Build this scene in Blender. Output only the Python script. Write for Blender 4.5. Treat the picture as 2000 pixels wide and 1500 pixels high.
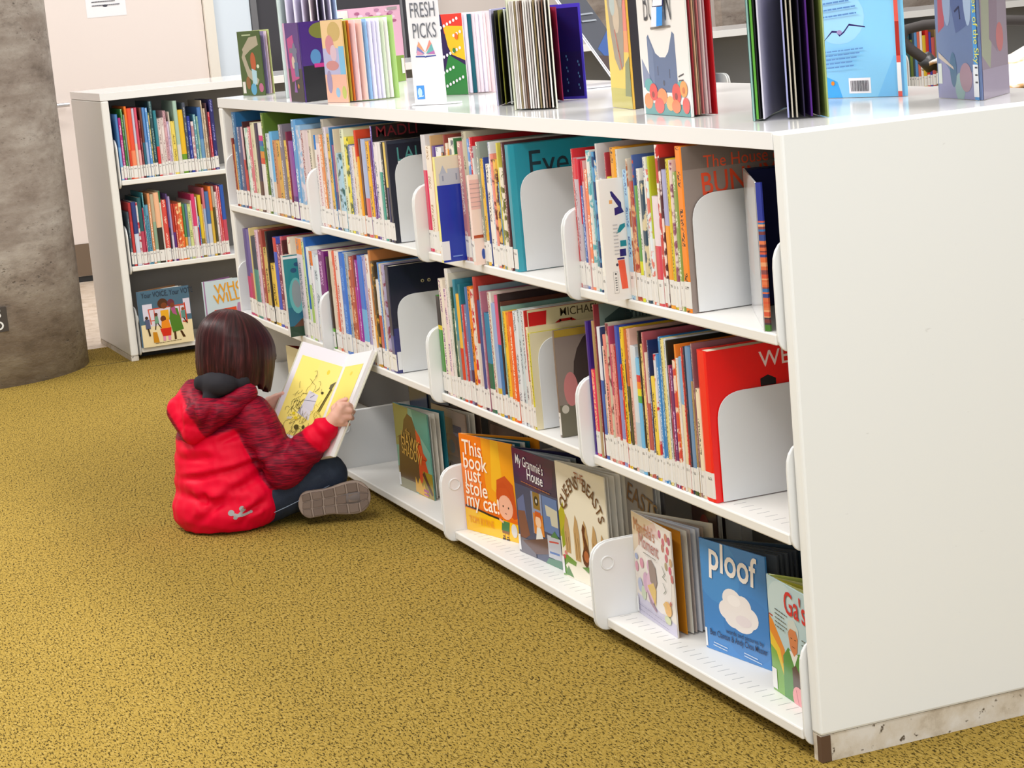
import bpy, math, random
import numpy as np
from mathutils import Vector, Matrix, noise
from math import radians as R, sin, cos, pi

for o in list(bpy.data.objects): bpy.data.objects.remove(o)
SC = bpy.context.scene
COL = SC.collection
random.seed(11)

# ---------------------------------------------------------------- camera, world, lights, exposure
cam_d = bpy.data.cameras.new('camera'); cam = bpy.data.objects.new('camera', cam_d); COL.objects.link(cam)
cam_d.sensor_width = 36; cam_d.sensor_fit = 'HORIZONTAL'; cam_d.lens = 76.6885
cam.matrix_world = Matrix.Translation((3.20362, -1.73634, 1.38048)) @ (Matrix.Rotation(R(69.10596), 4, 'Z') @ Matrix.Rotation(R(79.63612), 4, 'X') @ Matrix.Rotation(R(-5.13645), 4, 'Z'))
cam_d.clip_end = 60
SC.camera = cam
SC.view_settings.view_transform = 'Standard'
SC.view_settings.look = 'None'
SC.view_settings.gamma = 1
SC.view_settings.use_curve_mapping = False
SC.view_settings.exposure = -0.13

W = bpy.data.worlds.new('world'); SC.world = W; W.use_nodes = True
W.node_tree.nodes['Background'].inputs[0].default_value = (0.97, 0.98, 1.0, 1)
W.node_tree.nodes['Background'].inputs[1].default_value = 0.46

def area_lamp(name, loc, sx, sy, power, color=(1, 0.98, 0.95), rot=(0, 0, 0)):
    d = bpy.data.lights.new(name, 'AREA'); d.shape = 'RECTANGLE'; d.size = sx; d.size_y = sy; d.energy = power; d.color = color
    o = bpy.data.objects.new(name, d); o.location = loc; o.rotation_euler = rot; COL.objects.link(o)
    return o
area_lamp('ceiling_lamp_aisle', (-1.2, -1.7, 3.3), 4.2, 0.5, 130)
area_lamp('ceiling_lamp_near', (1.6, -0.4, 3.3), 0.5, 3.2, 70)
area_lamp('ceiling_lamp_over_shelves', (-2.4, 1.6, 3.3), 5.0, 0.5, 185)
area_lamp('ceiling_lamp_far', (-7.3, 1.5, 3.3), 0.6, 5.0, 92)
# added cool fill from behind the camera, brightens the end panel
area_lamp('end_panel_fill', (8.5, -2.5, 2.0), 3.0, 7.0, 330, (.90, .96, 1.0), (0, R(90), 0))
area_lamp('back_bookcase_fill', (-5.6, -3.0, 3.3), 2.2, .5, 170)  # added overhead fill that lightens the side of the back bookcase

# ---------------------------------------------------------------- colour and mesh helpers
def lin(c):
    return c / 12.92 if c <= 0.04045 else ((c + 0.055) / 1.055) ** 2.4
def hx(s):
    s = s.lstrip('#')
    return tuple(lin(int(s[i:i + 2], 16) / 255) for i in (0, 2, 4))

class MB:
    """collects faces with a colour, an ink colour and print coordinates, then links them as one mesh object"""
    def __init__(s): s.v = []; s.f = []; s.c = []; s.k = []; s.uv = []; s.m = []
    def verts(s, pts):
        n = len(s.v); s.v.extend(tuple(p) for p in pts); return n
    def face(s, idx, col=(.8, .8, .8), ink=None, uv=None, mi=0):
        s.f.append(tuple(idx)); s.c.append(col); s.k.append(ink or col); s.uv.append(uv or [(0, 5)] * len(idx)); s.m.append(mi)
    def poly(s, pts, col, ink=None, uv=None, mi=0):
        n = s.verts(pts); s.face(range(n, n + len(pts)), col, ink, uv, mi)
    def prism(s, outline, levels, cols=(.8, .8, .8), sidecol=None, M=None, mi=0, capcol=None, sideuv=None, sidemi=None):
        """outline CCW in xy from above, levels = z heights; sidecol(edge, band) -> (col, ink)"""
        n = len(outline); base = len(s.v)
        for z in levels:
            for (x, y) in outline:
                p = Vector((x, y, z)); s.v.append(tuple(M @ p if M else p))
        for b in range(len(levels) - 1):
            for i in range(n):
                j = (i + 1) % n
                q = (base + b * n + i, base + b * n + j, base + (b + 1) * n + j, base + (b + 1) * n + i)
                c = sidecol(i, b) if sidecol else cols
                ck = c if isinstance(c[0], (tuple, list)) else (c, None)
                s.face(q, ck[0], ck[1], sideuv(i, b) if sideuv else None, sidemi(i) if sidemi else mi)
        cc = capcol or cols
        s.face([base + i for i in range(n)][::-1], cc, mi=mi)
        t = base + (len(levels) - 1) * n
        s.face([t + i for i in range(n)], cc, mi=mi)
    def box(s, x0, y0, z0, x1, y1, z1, col=(.8, .8, .8), M=None, mi=0):
        s.prism([(x0, y0), (x1, y0), (x1, y1), (x0, y1)], [z0, z1], cols=col, M=M, mi=mi)
    def tube(s, pts, r, col=(.8, .8, .8), seg=10, mi=0, closed=False):
        pts = [Vector(p) for p in pts]; n = len(pts); base = len(s.v)
        rr = r if isinstance(r, (list, tuple)) else [r] * n
        up = None
        for i, p in enumerate(pts):
            a = pts[(i + 1) % n] if (closed or i < n - 1) else p; b = pts[i - 1] if (closed or i > 0) else p
            t = (a - b).normalized()
            if up is None: up = t.orthogonal().normalized()
            up = (up - t * up.dot(t)).normalized(); w = t.cross(up)
            for k in range(seg):
                an = 2 * pi * k / seg
                s.v.append(tuple(p + (up * cos(an) + w * sin(an)) * rr[i]))
        m = n if closed else n - 1
        for i in range(m):
            for k in range(seg):
                k2 = (k + 1) % seg; j = (i + 1) % n
                s.face((base + i * seg + k, base + i * seg + k2, base + j * seg + k2, base + j * seg + k), col, mi=mi)
        if not closed:
            s.face([base + k for k in range(seg)][::-1], col, mi=mi); s.face([base + (n - 1) * seg + k for k in range(seg)], col, mi=mi)
    def build(s, name, mat, parent=None, M=None, smooth=False):
        me = bpy.data.meshes.new(name); me.from_pydata(s.v, [], s.f)
        mats = mat if isinstance(mat, (list, tuple)) else [mat]
        for m in mats: me.materials.append(m)
        nl = [len(f) for f in s.f]
        a = me.color_attributes.new('Col', 'FLOAT_COLOR', 'CORNER')
        a.data.foreach_set('color', np.repeat(np.array([tuple(c) + (1,) for c in s.c], dtype=np.float32), nl, axis=0).ravel())
        if any(k is not c for k, c in zip(s.k, s.c)):
            b = me.color_attributes.new('Ink', 'FLOAT_COLOR', 'CORNER')
            b.data.foreach_set('color', np.repeat(np.array([tuple(c) + (1,) for c in s.k], dtype=np.float32), nl, axis=0).ravel())
        u = me.uv_layers.new(name='UVMap')
        u.data.foreach_set('uv', np.array([q for l in s.uv for q in l], dtype=np.float32).ravel())
        if len(mats) > 1: me.polygons.foreach_set('material_index', s.m)
        if smooth: me.polygons.foreach_set('use_smooth', [True] * len(s.f))
        me.update()
        o = bpy.data.objects.new(name, me); COL.objects.link(o)
        if parent is not None: o.parent = parent
        if M is not None: o.matrix_local = M
        return o

def tag(o, label=None, cat=None, group=None, kind=None):
    if label: o['label'] = label
    if cat: o['category'] = cat
    if group: o['group'] = group
    if kind: o['kind'] = kind
    return o
def empty(name, loc, label, cat, group=None, rz=0):
    o = bpy.data.objects.new(name, None); o.location = loc; o.rotation_euler = (0, 0, rz); o.empty_display_size = .05
    COL.objects.link(o); return tag(o, label, cat, group)
def bevel(o, w, seg=2):
    m = o.modifiers.new('bevel', 'BEVEL'); m.width = w; m.segments = seg; m.limit_method = 'ANGLE'; m.angle_limit = R(40)
    return o

# ---------------------------------------------------------------- materials
class NT:
    def __init__(s, name):
        s.m = bpy.data.materials.new(name); s.m.use_nodes = True; s.t = s.m.node_tree; s.b = s.t.nodes['Principled BSDF']
    def n(s, kind, **kw):
        x = s.t.nodes.new(kind)
        for k, v in kw.items():
            if k.startswith('i_'): x.inputs[int(k[2:]) if k[2:].isdigit() else k[2:].replace('_', ' ')].default_value = v
            else: setattr(x, k, v)
        return x
    def l(s, a, b): s.t.links.new(a, b)
    def math(s, op, a, b=None, c=None):
        x = s.n('ShaderNodeMath', operation=op)
        for i, q in enumerate((a, b, c)):
            if q is None: continue
            if isinstance(q, (int, float)): x.inputs[i].default_value = q
            else: s.l(q, x.inputs[i])
        return x.outputs[0]
    def mix(s, f, a, b):
        x = s.n('ShaderNodeMix', data_type='RGBA')
        for i, q in ((0, f), (6, a), (7, b)):
            if isinstance(q, (int, float)): x.inputs[i].default_value = q
            elif isinstance(q, (tuple, list)): x.inputs[i].default_value = tuple(q) + (1,)
            else: s.l(q, x.inputs[i])
        return x.outputs[2]
    def noise(s, vec, scale, detail=3, rough=.55):
        x = s.n('ShaderNodeTexNoise'); x.inputs['Scale'].default_value = scale; x.inputs['Detail'].default_value = detail; x.inputs['Roughness'].default_value = rough
        if vec is not None: s.l(vec, x.inputs['Vector'])
        return x.outputs[0]
    def ramp(s, f, stops):
        x = s.n('ShaderNodeValToRGB'); e = x.color_ramp.elements
        while len(e) < len(stops): e.new(.5)
        for i, (p, c) in enumerate(stops): e[i].position = p; e[i].color = tuple(c) + (1,)
        s.l(f, x.inputs[0]); return x.outputs[0]
    def step(s, f, a, b):
        x = s.n('ShaderNodeMapRange'); x.inputs[1].default_value = a; x.inputs[2].default_value = b; s.l(f, x.inputs[0]); return x.outputs[0]
    def bump(s, h, strength, dist=.002):
        x = s.n('ShaderNodeBump'); x.inputs['Strength'].default_value = strength; x.inputs['Distance'].default_value = dist
        s.l(h, x.inputs['Height']); s.l(x.outputs[0], s.b.inputs['Normal'])
    def obj(s, scale=None):
        c = s.n('ShaderNodeTexCoord').outputs['Object']
        if scale:
            m = s.n('ShaderNodeMapping'); m.inputs['Scale'].default_value = scale; s.l(c, m.inputs[0]); c = m.outputs[0]
        return c
    def base(s, c):
        if isinstance(c, (tuple, list)): s.b.inputs['Base Color'].default_value = tuple(c) + (1,)
        else: s.l(c, s.b.inputs['Base Color'])
    def set(s, rough=.5, spec=None, coat=None, sheen=None, metal=None):
        s.b.inputs['Roughness'].default_value = rough
        if spec is not None: s.b.inputs['Specular IOR Level'].default_value = spec
        if coat: s.b.inputs['Coat Weight'].default_value = coat; s.b.inputs['Coat Roughness'].default_value = .12
        if sheen: s.b.inputs['Sheen Weight'].default_value = sheen
        if metal: s.b.inputs['Metallic'].default_value = metal
        return s.m

def attr(n, name): return n.n('ShaderNodeAttribute', attribute_name=name).outputs['Color']

def print_material(name, rough, coat=None):
    n = NT(name)
    uv = n.n('ShaderNodeUVMap', uv_map='UVMap').outputs[0]
    sp = n.n('ShaderNodeSeparateXYZ'); n.l(uv, sp.inputs[0]); u, v = sp.outputs[0], sp.outputs[1]
    cb = n.n('ShaderNodeCombineXYZ'); n.l(n.math('MULTIPLY', u, 250.), cb.inputs[0]); n.l(n.math('MULTIPLY', v, 2.6), cb.inputs[1])
    glyph = n.math('GREATER_THAN', n.noise(cb.outputs[0], 1.0, 1), .5)
    cw = n.n('ShaderNodeCombineXYZ'); n.l(n.math('MULTIPLY', u, 17.), cw.inputs[0])
    word = n.math('GREATER_THAN', n.noise(cw.outputs[0], 1.0, 0), .46)
    band = n.math('LESS_THAN', n.math('ABSOLUTE', v), .38)
    text = n.math('MULTIPLY', n.math('MULTIPLY', glyph, word), band)
    oc = n.n('ShaderNodeVectorMath', operation='ADD'); n.l(n.obj(), oc.inputs[0]); n.l(uv, oc.inputs[1])
    bl = n.math('MULTIPLY', n.step(n.noise(oc.outputs[0], 42, 3), .5, .56), n.math('GREATER_THAN', v, 10.))
    n.base(n.mix(n.math('MAXIMUM', text, bl), attr(n, 'Col'), attr(n, 'Ink')))
    return n.set(rough, coat=coat)
M_PRINT = print_material('printed_cover', .34, .25)

def flat_material(name, rough=.5, spec=None, coat=None):
    n = NT(name); n.base(attr(n, 'Col')); return n.set(rough, spec, coat)
M_FLAT = flat_material('printed_artwork', .4)
M_GLOSS = flat_material('glossy_artwork', .22, coat=.3)
M_PAPER = flat_material('paper', .8, .2)

def paint(name, col, rough, dirt=.06, coat=None):
    n = NT(name)
    f = n.noise(n.obj(), 2.2, 5)
    n.base(n.mix(n.math('MULTIPLY', f, dirt * 2), col, tuple(c * .72 for c in col)))
    n.bump(n.noise(n.obj(), 900, 1), .05, .0004)
    return n.set(rough, coat=coat)
M_WHITE = paint('white_powder_coat', (.84, .82, .78), .42)
def slotted_material():
    n = NT('white_slotted_shelf'); g = n.n('ShaderNodeNewGeometry')
    sp = n.n('ShaderNodeSeparateXYZ'); n.l(n.obj(), sp.inputs[0]); sn = n.n('ShaderNodeSeparateXYZ'); n.l(g.outputs['Normal'], sn.inputs[0])
    fx = n.math('LESS_THAN', n.math('FRACT', n.math('MULTIPLY', sp.outputs[0], 1 / .03)), .075)
    fy = n.math('MULTIPLY', n.math('GREATER_THAN', sp.outputs[1], .014), n.math('LESS_THAN', sp.outputs[1], .040))
    mk = n.math('MULTIPLY', n.math('MULTIPLY', fx, fy), n.math('GREATER_THAN', sn.outputs[2], .5))
    n.base(n.mix(mk, (.84, .82, .78), (.34, .34, .34))); return n.set(.42)
M_SLOT = slotted_material()
M_TOP = paint('white_gloss_laminate', (.86, .85, .84), .12, .02)
M_PLASTIC = paint('white_bracket_plastic', (.80, .80, .79), .38, .03)
M_GAPSHADE = paint('gap_shade_black', (.02, .02, .02), .7)  # near-black paint in place of the shade inside gaps
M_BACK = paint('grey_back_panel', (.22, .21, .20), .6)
M_GREYMETAL = paint('grey_steel_plate', (.74, .745, .75), .4, .03)

def end_panel_material():
    n = NT('scuffed_white_end_panel')
    oc = n.obj()
    big = n.noise(oc, 1.6, 4)
    sc = n.n('ShaderNodeMapping'); sc.inputs['Scale'].default_value = (1, 5, 14); sc.inputs['Rotation'].default_value = (.35, 0, 0); n.l(oc, sc.inputs[0])
    scuff = n.step(n.noise(sc.outputs[0], 5.5, 3), .715, .76)
    c = n.mix(big, (.86, .86, .84), (.83, .84, .82))
    n.base(n.mix(n.math('MULTIPLY', scuff, .3), c, (.42, .40, .38)))
    return n.set(.4)
M_END = end_panel_material()

def plinth_material():
    n = NT('worn_white_plinth')
    f = n.noise(n.obj(), 9, 6, .65)
    c = n.ramp(f, [(.3, (.34, .26, .17)), (.46, (.62, .54, .43)), (.62, (.72, .67, .60))])
    sp = n.step(n.noise(n.obj(), 60, 3), .66, .72)
    n.base(n.mix(sp, c, (.10, .07, .04)))
    n.bump(f, .3, .004)
    return n.set(.75)
M_PLINTH = plinth_material()

def carpet_material():
    n = NT('gold_flecked_carpet')
    oc = n.obj()
    def streak(ang, sc, seed):
        m = n.n('ShaderNodeMapping'); m.inputs['Rotation'].default_value = (0, 0, R(ang)); m.inputs['Scale'].default_value = (sc * .33, sc, sc); m.inputs['Location'].default_value = (seed, seed * 2, 0); n.l(oc, m.inputs[0])
        return n.noise(m.outputs[0], 1, 2, .5)
    f1, f2, f3 = streak(25, 230, 3), streak(-50, 230, 8), streak(80, 250, 15)
    lo = n.math('MINIMUM', n.math('MINIMUM', f1, f2), f3)
    fl = n.math('SUBTRACT', 1., n.step(lo, .362, .398))
    hi = n.step(n.math('MAXIMUM', f1, f3), .60, .70)
    big = n.noise(oc, .9, 4); med = n.noise(oc, 60, 3)
    c = n.mix(med, (.29, .188, .029), (.385, .260, .058))
    c = n.mix(n.math('MULTIPLY', n.step(big, .4, .7), .25), c, (.22, .142, .020))
    c = n.mix(n.math('MULTIPLY', hi, .55), c, (.54, .40, .13))
    n.base(n.mix(n.math('MULTIPLY', fl, .92), c, (.030, .018, .002)))
    n.bump(lo, .4, .003)
    return n.set(.95, .1)
M_CARPET = carpet_material()

def stone_material():
    n = NT('speckled_stone_floor')
    f = n.noise(n.obj(), 14, 6, .7)
    n.base(n.ramp(f, [(.35, (.50, .38, .27)), (.5, (.66, .54, .42)), (.65, (.74, .63, .53))]))
    return n.set(.35)
M_STONE = stone_material()

def concrete_material(name, tint=1.0):
    n = NT(name)
    oc = n.obj()
    m = n.n('ShaderNodeMapping'); m.inputs['Scale'].default_value = (1, 1, 2.2); n.l(oc, m.inputs[0])
    big = n.noise(m.outputs[0], 2.4, 8, .68)
    c = n.ramp(big, [(.30, (.155 * tint, .118 * tint, .092 * tint)), (.43, (.30 * tint, .245 * tint, .205 * tint)), (.56, (.42 * tint, .365 * tint, .315 * tint)), (.72, (.52 * tint, .47 * tint, .42 * tint))])
    pit = n.step(n.noise(m.outputs[0], 34, 4, .6), .64, .70)
    lay = n.noise(n.obj((.25, .25, 5)), 3, 3)
    c2 = n.mix(n.math('MULTIPLY', n.step(lay, .50, .66), .30), c, (.20 * tint, .15 * tint, .115 * tint))
    fine = n.step(n.noise(m.outputs[0], 22, 6, .75), .46, .66)
    patch = n.step(n.noise(n.obj((1, 1, 3.5)), 1.7, 4, .6), .48, .60)
    c2 = n.mix(n.math('MULTIPLY', fine, n.math('ADD', n.math('MULTIPLY', patch, .42), .16)), c2, (.10 * tint, .075 * tint, .058 * tint))
    pit = n.math('MULTIPLY', pit, n.math('ADD', n.math('MULTIPLY', patch, .7), .3))
    n.base(n.mix(n.math('MULTIPLY', pit, .75), c2, (.05, .035, .025)))
    n.bump(n.math('SUBTRACT', big, n.math('MULTIPLY', pit, .5)), .6, .012)
    return n.set(.85)
M_CONC = concrete_material('poured_concrete', .88)
M_CONC2 = concrete_material('pale_concrete_wall', 1.35)
def solid(name, col, rough=.5, **k):
    n = NT(name); n.base(col); return n.set(rough, **k)

# ---------------------------------------------------------------- flat artwork and lettering on a cover
class Frame:
    """a printed face: origin at its bottom left, right and up directions, outward normal, width and height"""
    def __init__(s, o, r, u, n, w, h): s.o = Vector(o); s.r = Vector(r); s.u = Vector(u); s.n = Vector(n); s.w = w; s.h = h
    def p(s, x, y, off=0): return s.o + s.r * (x * s.w) + s.u * (y * s.h) + s.n * off

def shape_points(F, sh):
    k = sh[0]
    if k == 'r': x0, y0, x1, y1 = sh[1:5]; return [(x0, y0), (x1, y0), (x1, y1), (x0, y1)]
    if k == 'e':
        cx, cy, rx, ry = sh[1:5]; n = 20
        return [(cx + rx * cos(2 * pi * i / n), cy + ry * sin(2 * pi * i / n)) for i in range(n)]
    if k == 'p': return list(sh[1])
    return None
def clip_unit(pts):
    for ax, lim, sg in ((0, 0, 1), (0, 1, -1), (1, 0, 1), (1, 1, -1)):
        out = []
        for i, q in enumerate(pts):
            p0 = pts[i - 1]; a = (p0[ax] - lim) * sg; b = (q[ax] - lim) * sg
            if (a < 0) != (b < 0):
                t = a / (a - b); out.append((p0[0] + (q[0] - p0[0]) * t, p0[1] + (q[1] - p0[1]) * t))
            if b >= 0: out.append(q)
        pts = out
        if not pts: break
    return pts
def add_shapes(mb, F, shapes, off=.0005):
    for i, sh in enumerate(shapes):
        o = off + .00006 * i
        col = hx(sh[-1])
        if sh[0] == 'l':
            pts = [Vector((min(max(x, .01), .99) * F.w, min(max(y, .012), .99) * F.h)) for x, y in sh[1]]; w = sh[2]
            for a, b in zip(pts[:-1], pts[1:]):
                t = (b - a)
                if t.length < 1e-6: continue
                t.normalize(); q = Vector((-t.y, t.x)) * w * .5; a2 = a - t * w * .3; b2 = b + t * w * .3
                mb.poly([F.o + F.r * c.x + F.u * c.y + F.n * o for c in (a2 - q, b2 - q, b2 + q, a2 + q)], col)
        else:
            q_ = clip_unit(shape_points(F, sh))
            if len(q_) > 2: mb.poly([F.p(x, y, o) for x, y in q_], col)
def art(parent, F, shapes, name='cover_print', mat=None):
    mb = MB(); add_shapes(mb, F, shapes)
    return mb.build(name, mat or M_GLOSS, parent)

_glyphs = {}
def glyph_mesh(txt, bold):
    if (txt, bold) not in _glyphs:
        cu = bpy.data.curves.new('lettering', 'FONT'); cu.body = txt; cu.size = 1; cu.resolution_u = 3; cu.offset = bold
        ob = bpy.data.objects.new('lettering', cu); COL.objects.link(ob)
        dg = bpy.context.evaluated_depsgraph_get(); me = bpy.data.meshes.new_from_object(ob.evaluated_get(dg))
        v = [tuple(q.co) for q in me.vertices]; f = [tuple(q.vertices) for q in me.polygons]
        w = max((q[0] for q in v), default=0) - min((q[0] for q in v), default=0)
        bpy.data.objects.remove(ob); bpy.data.curves.remove(cu); bpy.data.meshes.remove(me)
        _glyphs[(txt, bold)] = (v, f, w)
    return _glyphs[(txt, bold)]
def add_text(mb, F, txt, x, y, size, col, ang=0, align='l', bold=0.0, sx=1.0, off=.0022):
    """x, y in fractions of the face; size in metres (about 1.4 x capital height); ang in degrees"""
    v, f, w = glyph_mesh(txt, bold)
    mn = min((q[0] for q in v), default=0)
    dx = {'l': 0, 'c': -w * sx / 2, 'r': -w * sx}[align]
    ca, sa = cos(R(ang)), sin(R(ang)); col = hx(col)
    base = len(mb.v)
    for a, b, _ in v:
        a = (a - mn) * sx + dx
        X = (a * ca - b * sa) * size; Y = (a * sa + b * ca) * size
        mb.v.append(tuple(F.p(x, y, off) + F.r * X + F.u * Y))
    for q in f: mb.face([base + i for i in q], col)
def lettering(parent, F, items, name='title_lettering', mat=None):
    mb = MB()
    for it in items:
        if it[0] == 'arc':   # ('arc', text, cx, cy, rx, ry, a0, a1, size, col)
            _, t, cx, cy, rx, ry, a0, a1, size, col = it[:10]
            for i, ch in enumerate(t):
                if ch == ' ': continue
                a = R(a0 + (a1 - a0) * i / (len(t) - 1))
                add_text(mb, F, ch, cx + rx * cos(a), cy + ry * sin(a), size, col, math.degrees(a) - 90, 'c', .008, .8)
        else:
            add_text(mb, F, *it)
    return mb.build(name, mat or M_FLAT, parent)
def lines(x0, y0, x1, n, dy, w, col, slope=0, seed=1):
    """rows of small print as broken strokes"""
    r = random.Random(seed); out = []
    for i in range(n):
        x = x0
        xe = x1 - r.random() * (x1 - x0) * .3
        while x < xe:
            l = (.02 + .05 * r.random())
            out.append(('l', [(x, y0 - i * dy + slope * (x - x0)), (min(x + l, xe), y0 - i * dy + slope * (min(x + l, xe) - x0))], w, col)); x += l + .015
    return out

# ---------------------------------------------------------------- floor, walls, column
def slab(name, x0, y0, z0, x1, y1, z1, mat, kind='structure', parent=None):
    mb = MB(); mb.box(x0, y0, z0, x1, y1, z1)
    o = mb.build(name, mat, parent)
    if kind: o['kind'] = kind
    return o
slab('floor', -6.1, -4.5, -.05, 5.5, 7.5, 0, M_CARPET)
slab('floor_stone', -10.5, -4.5, -.05, -6.104, 7.5, -.001, M_STONE)
# seam between two carpet tiles running along the front of the back bookcase
seam = slab('floor_seam_line', -5.628, -.30, -.001, -5.622, -.03, .0006, solid('carpet_seam', (.05, .035, .008), .9))

mb = MB(); n = 64
mb.prism([(.4609 * cos(2 * pi * i / n), .4609 * sin(2 * pi * i / n)) for i in range(n)], [0, .6, 1.2, 1.8, 3.3])
o = mb.build('concrete_column', M_CONC, smooth=False); o.location = (-5.85, -.6246, 0); o['kind'] = 'structure'
for p_ in o.data.polygons: p_.use_smooth = len(p_.vertices) == 4
# dark plaque with white letters, bent round the column
def col_pt(ang, z, r): return Vector((-5.85 + r * cos(ang), -.6246 + r * sin(ang), z))
sg = empty('wall_plaque', col_pt(R(10), .2, .462), 'dark brown plaque with white letters on the concrete column', 'sign')
mb = MB(); a0, a1, zz0, zz1 = R(-22), R(11.5), .222, .318
for i in range(12):
    q0, q1 = a0 + (a1 - a0) * i / 12, a0 + (a1 - a0) * (i + 1) / 12
    mb.prism([tuple(col_pt(q0, 0, .4612)[:2]), tuple(col_pt(q0, 0, .467)[:2]), tuple(col_pt(q1, 0, .467)[:2]), tuple(col_pt(q1, 0, .4612)[:2])][::-1], [zz0, zz1], cols=(.055, .045, .04))
M_inv = Matrix.Translation(sg.location).inverted()
mb.v = [tuple(M_inv @ Vector(q)) for q in mb.v]
mb.build('plate', M_FLAT, sg)
mb = MB()
for ch, z in (('S', .280), ('O', .232)):
    v_, f_, w_ = glyph_mesh(ch, .02); base = len(mb.v)
    for a, b, _ in v_:
        an = R(6.2 if ch == 'O' else 7.6) + (a - .3) * .05 / .467
        mb.v.append(tuple(M_inv @ col_pt(an, z + b * .047, .4685)))
    for q in f_: mb.face([base + i for i in q], (.8, .8, .78))
mb.build('plaque_lettering', M_FLAT, sg)

M_WALL = paint('warm_white_wall', (.78, .70, .65), .6, .03)
M_DOOR = paint('pale_door', (.80, .71, .66), .5, .02)
M_FRAME = paint('cream_door_frame', (.80, .75, .66), .5, .02)
M_KICK = solid('brushed_kick_plate', (.17, .12, .08), .45)
M_STEEL = solid('brushed_steel', (.55, .54, .55), .3, metal=.8)
M_PALEGLASS = solid('pale_blue_glass', (.70, .78, .86), .15)
M_DARKGLASS = solid('dark_tinted_glass', (.060, .058, .066), .12)
XW = -8.6
slab('wall_back', XW - .2, -4.5, 0, XW - .06, 7.5, 3.3, M_WALL)
dr = slab('door_1', XW - .058, .02, .03, XW, 1.168, 2.15, M_DOOR)
kp = slab('kick_plate', XW + .0005, .03, .032, XW + .004, 1.16, .205, M_KICK, None, dr)
gp = slab('floor_gap_line', XW - .055, .02, .0, XW - .001, 1.168, .029, M_GAPSHADE)  # black strip painted as the shade in the gap under the door
# lever handle on the door
mb = MB(); mb.tube([(XW + .001, .245, .957), (XW + .012, .245, .957)], .026, seg=20); mb.tube([(XW + .01, .245, .957), (XW + .055, .245, .957), (XW + .058, .26, .957), (XW + .058, .378, .957)], .0115, seg=12)
mb.build('door_handle', M_STEEL, dr)
slab('trim_1', XW - .058, 1.172, 0, XW + .03, 1.226, 2.2, M_FRAME)
w1 = slab('window_1', XW - .058, 1.228, 0, XW + .004, 1.432, 2.2, M_PALEGLASS)
# interior window: dark tinted panes in a slim frame
w2 = slab('window_2', XW - .05, 1.434, .9, XW + .002, 2.41, 2.2, M_DARKGLASS)
slab('window_frame', XW - .05, 2.30, .85, XW + .012, 2.312, 2.2, solid('grey_mullion', (.22, .22, .24), .4), None, w2)
slab('window_frame', XW - .05, 1.436, .85, XW + .016, 1.47, 2.2, solid('grey_mullion_wide', (.16, .16, .17), .4), None, w2)
slab('trim_2', XW - .058, 2.414, .0, XW + .02, 2.47, 2.2, M_FRAME)
slab('wall_concrete', XW - .058, 4.3, 0, XW + .03, 7.5, 3.3, M_CONC2)
mb = MB(); mb.prism([(.30 * cos(2 * pi * i / 40), .30 * sin(2 * pi * i / 40)) for i in range(40)], [0, 3.3])
o = mb.build('round_concrete_pillar', M_CONC, smooth=False); o.location = (-7.6, 3.25, 0); o['kind'] = 'structure'
for p_ in o.data.polygons: p_.use_smooth = len(p_.vertices) == 4
o2 = bpy.data.objects.new('round_concrete_pillar', o.data); COL.objects.link(o2); o2.location = (-7.0, 5.52, 0); o2['kind'] = 'structure'

# notice taped to the door
sh = empty('paper_notice', (XW + .0012, .647, 1.398), 'white paper notice taped to the pale door', 'notice')
F = Frame((0, -.107, 0), (0, 1, 0), (0, 0, 1), (1, 0, 0), .214, .28)
mb = MB(); mb.poly([F.p(0, 0), F.p(1, 0), F.p(1, 1), F.p(0, 1)], (.86, .85, .87)); mb.poly([F.p(0, 1, -.0008), F.p(1, 1, -.0008), F.p(1, 0, -.0008), F.p(0, 0, -.0008)], (.86, .85, .87))
mb.build('sheet', M_PAPER, sh)
art(sh, F, [('e', .48, .205, .06, .025, '555560')] + lines(.15, .5, .85, 5, .07, .004, '404048', seed=4), 'print')

# ---------------------------------------------------------------- bookcases
def rounded(outline, rad, seg=6):
    """outline points with a radius each -> smoothed polygon"""
    pts = []; n = len(outline)
    for i, (p, r_) in enumerate(zip(outline, rad)):
        if r_ <= 0: pts.append(p); continue
        p = Vector(p); a = (Vector(outline[i - 1]) - p).normalized(); b = (Vector(outline[(i + 1) % n]) - p).normalized()
        s0, s1 = p + a * r_, p + b * r_
        for k in range(seg + 1):
            t = k / seg; pts.append(tuple((1 - t) ** 2 * s0 + 2 * t * (1 - t) * p + t * t * s1))
    return pts
YF = -.012            # front edge of the shelves
def bracket_mesh(mb, x0, x1, zs, back, low=.027, high=.165, front=-.036, M=None):
    """side plate of a shelf: upright plate with rounded front corners, standing in the y-z plane"""
    o = rounded([(front, zs - low), (back, zs - low), (back, zs + high), (front, zs + high)], [.03, 0, 0, .052])
    T = Matrix(((0, 0, 1, 0), (1, 0, 0, 0), (0, 1, 0, 0), (0, 0, 0, 1)))      # (y, z, x) -> (x, y, z)
    mb.prism(o, [x0, x1], cols=(.8, .8, .79), M=(M @ T) if M else T)

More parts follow.
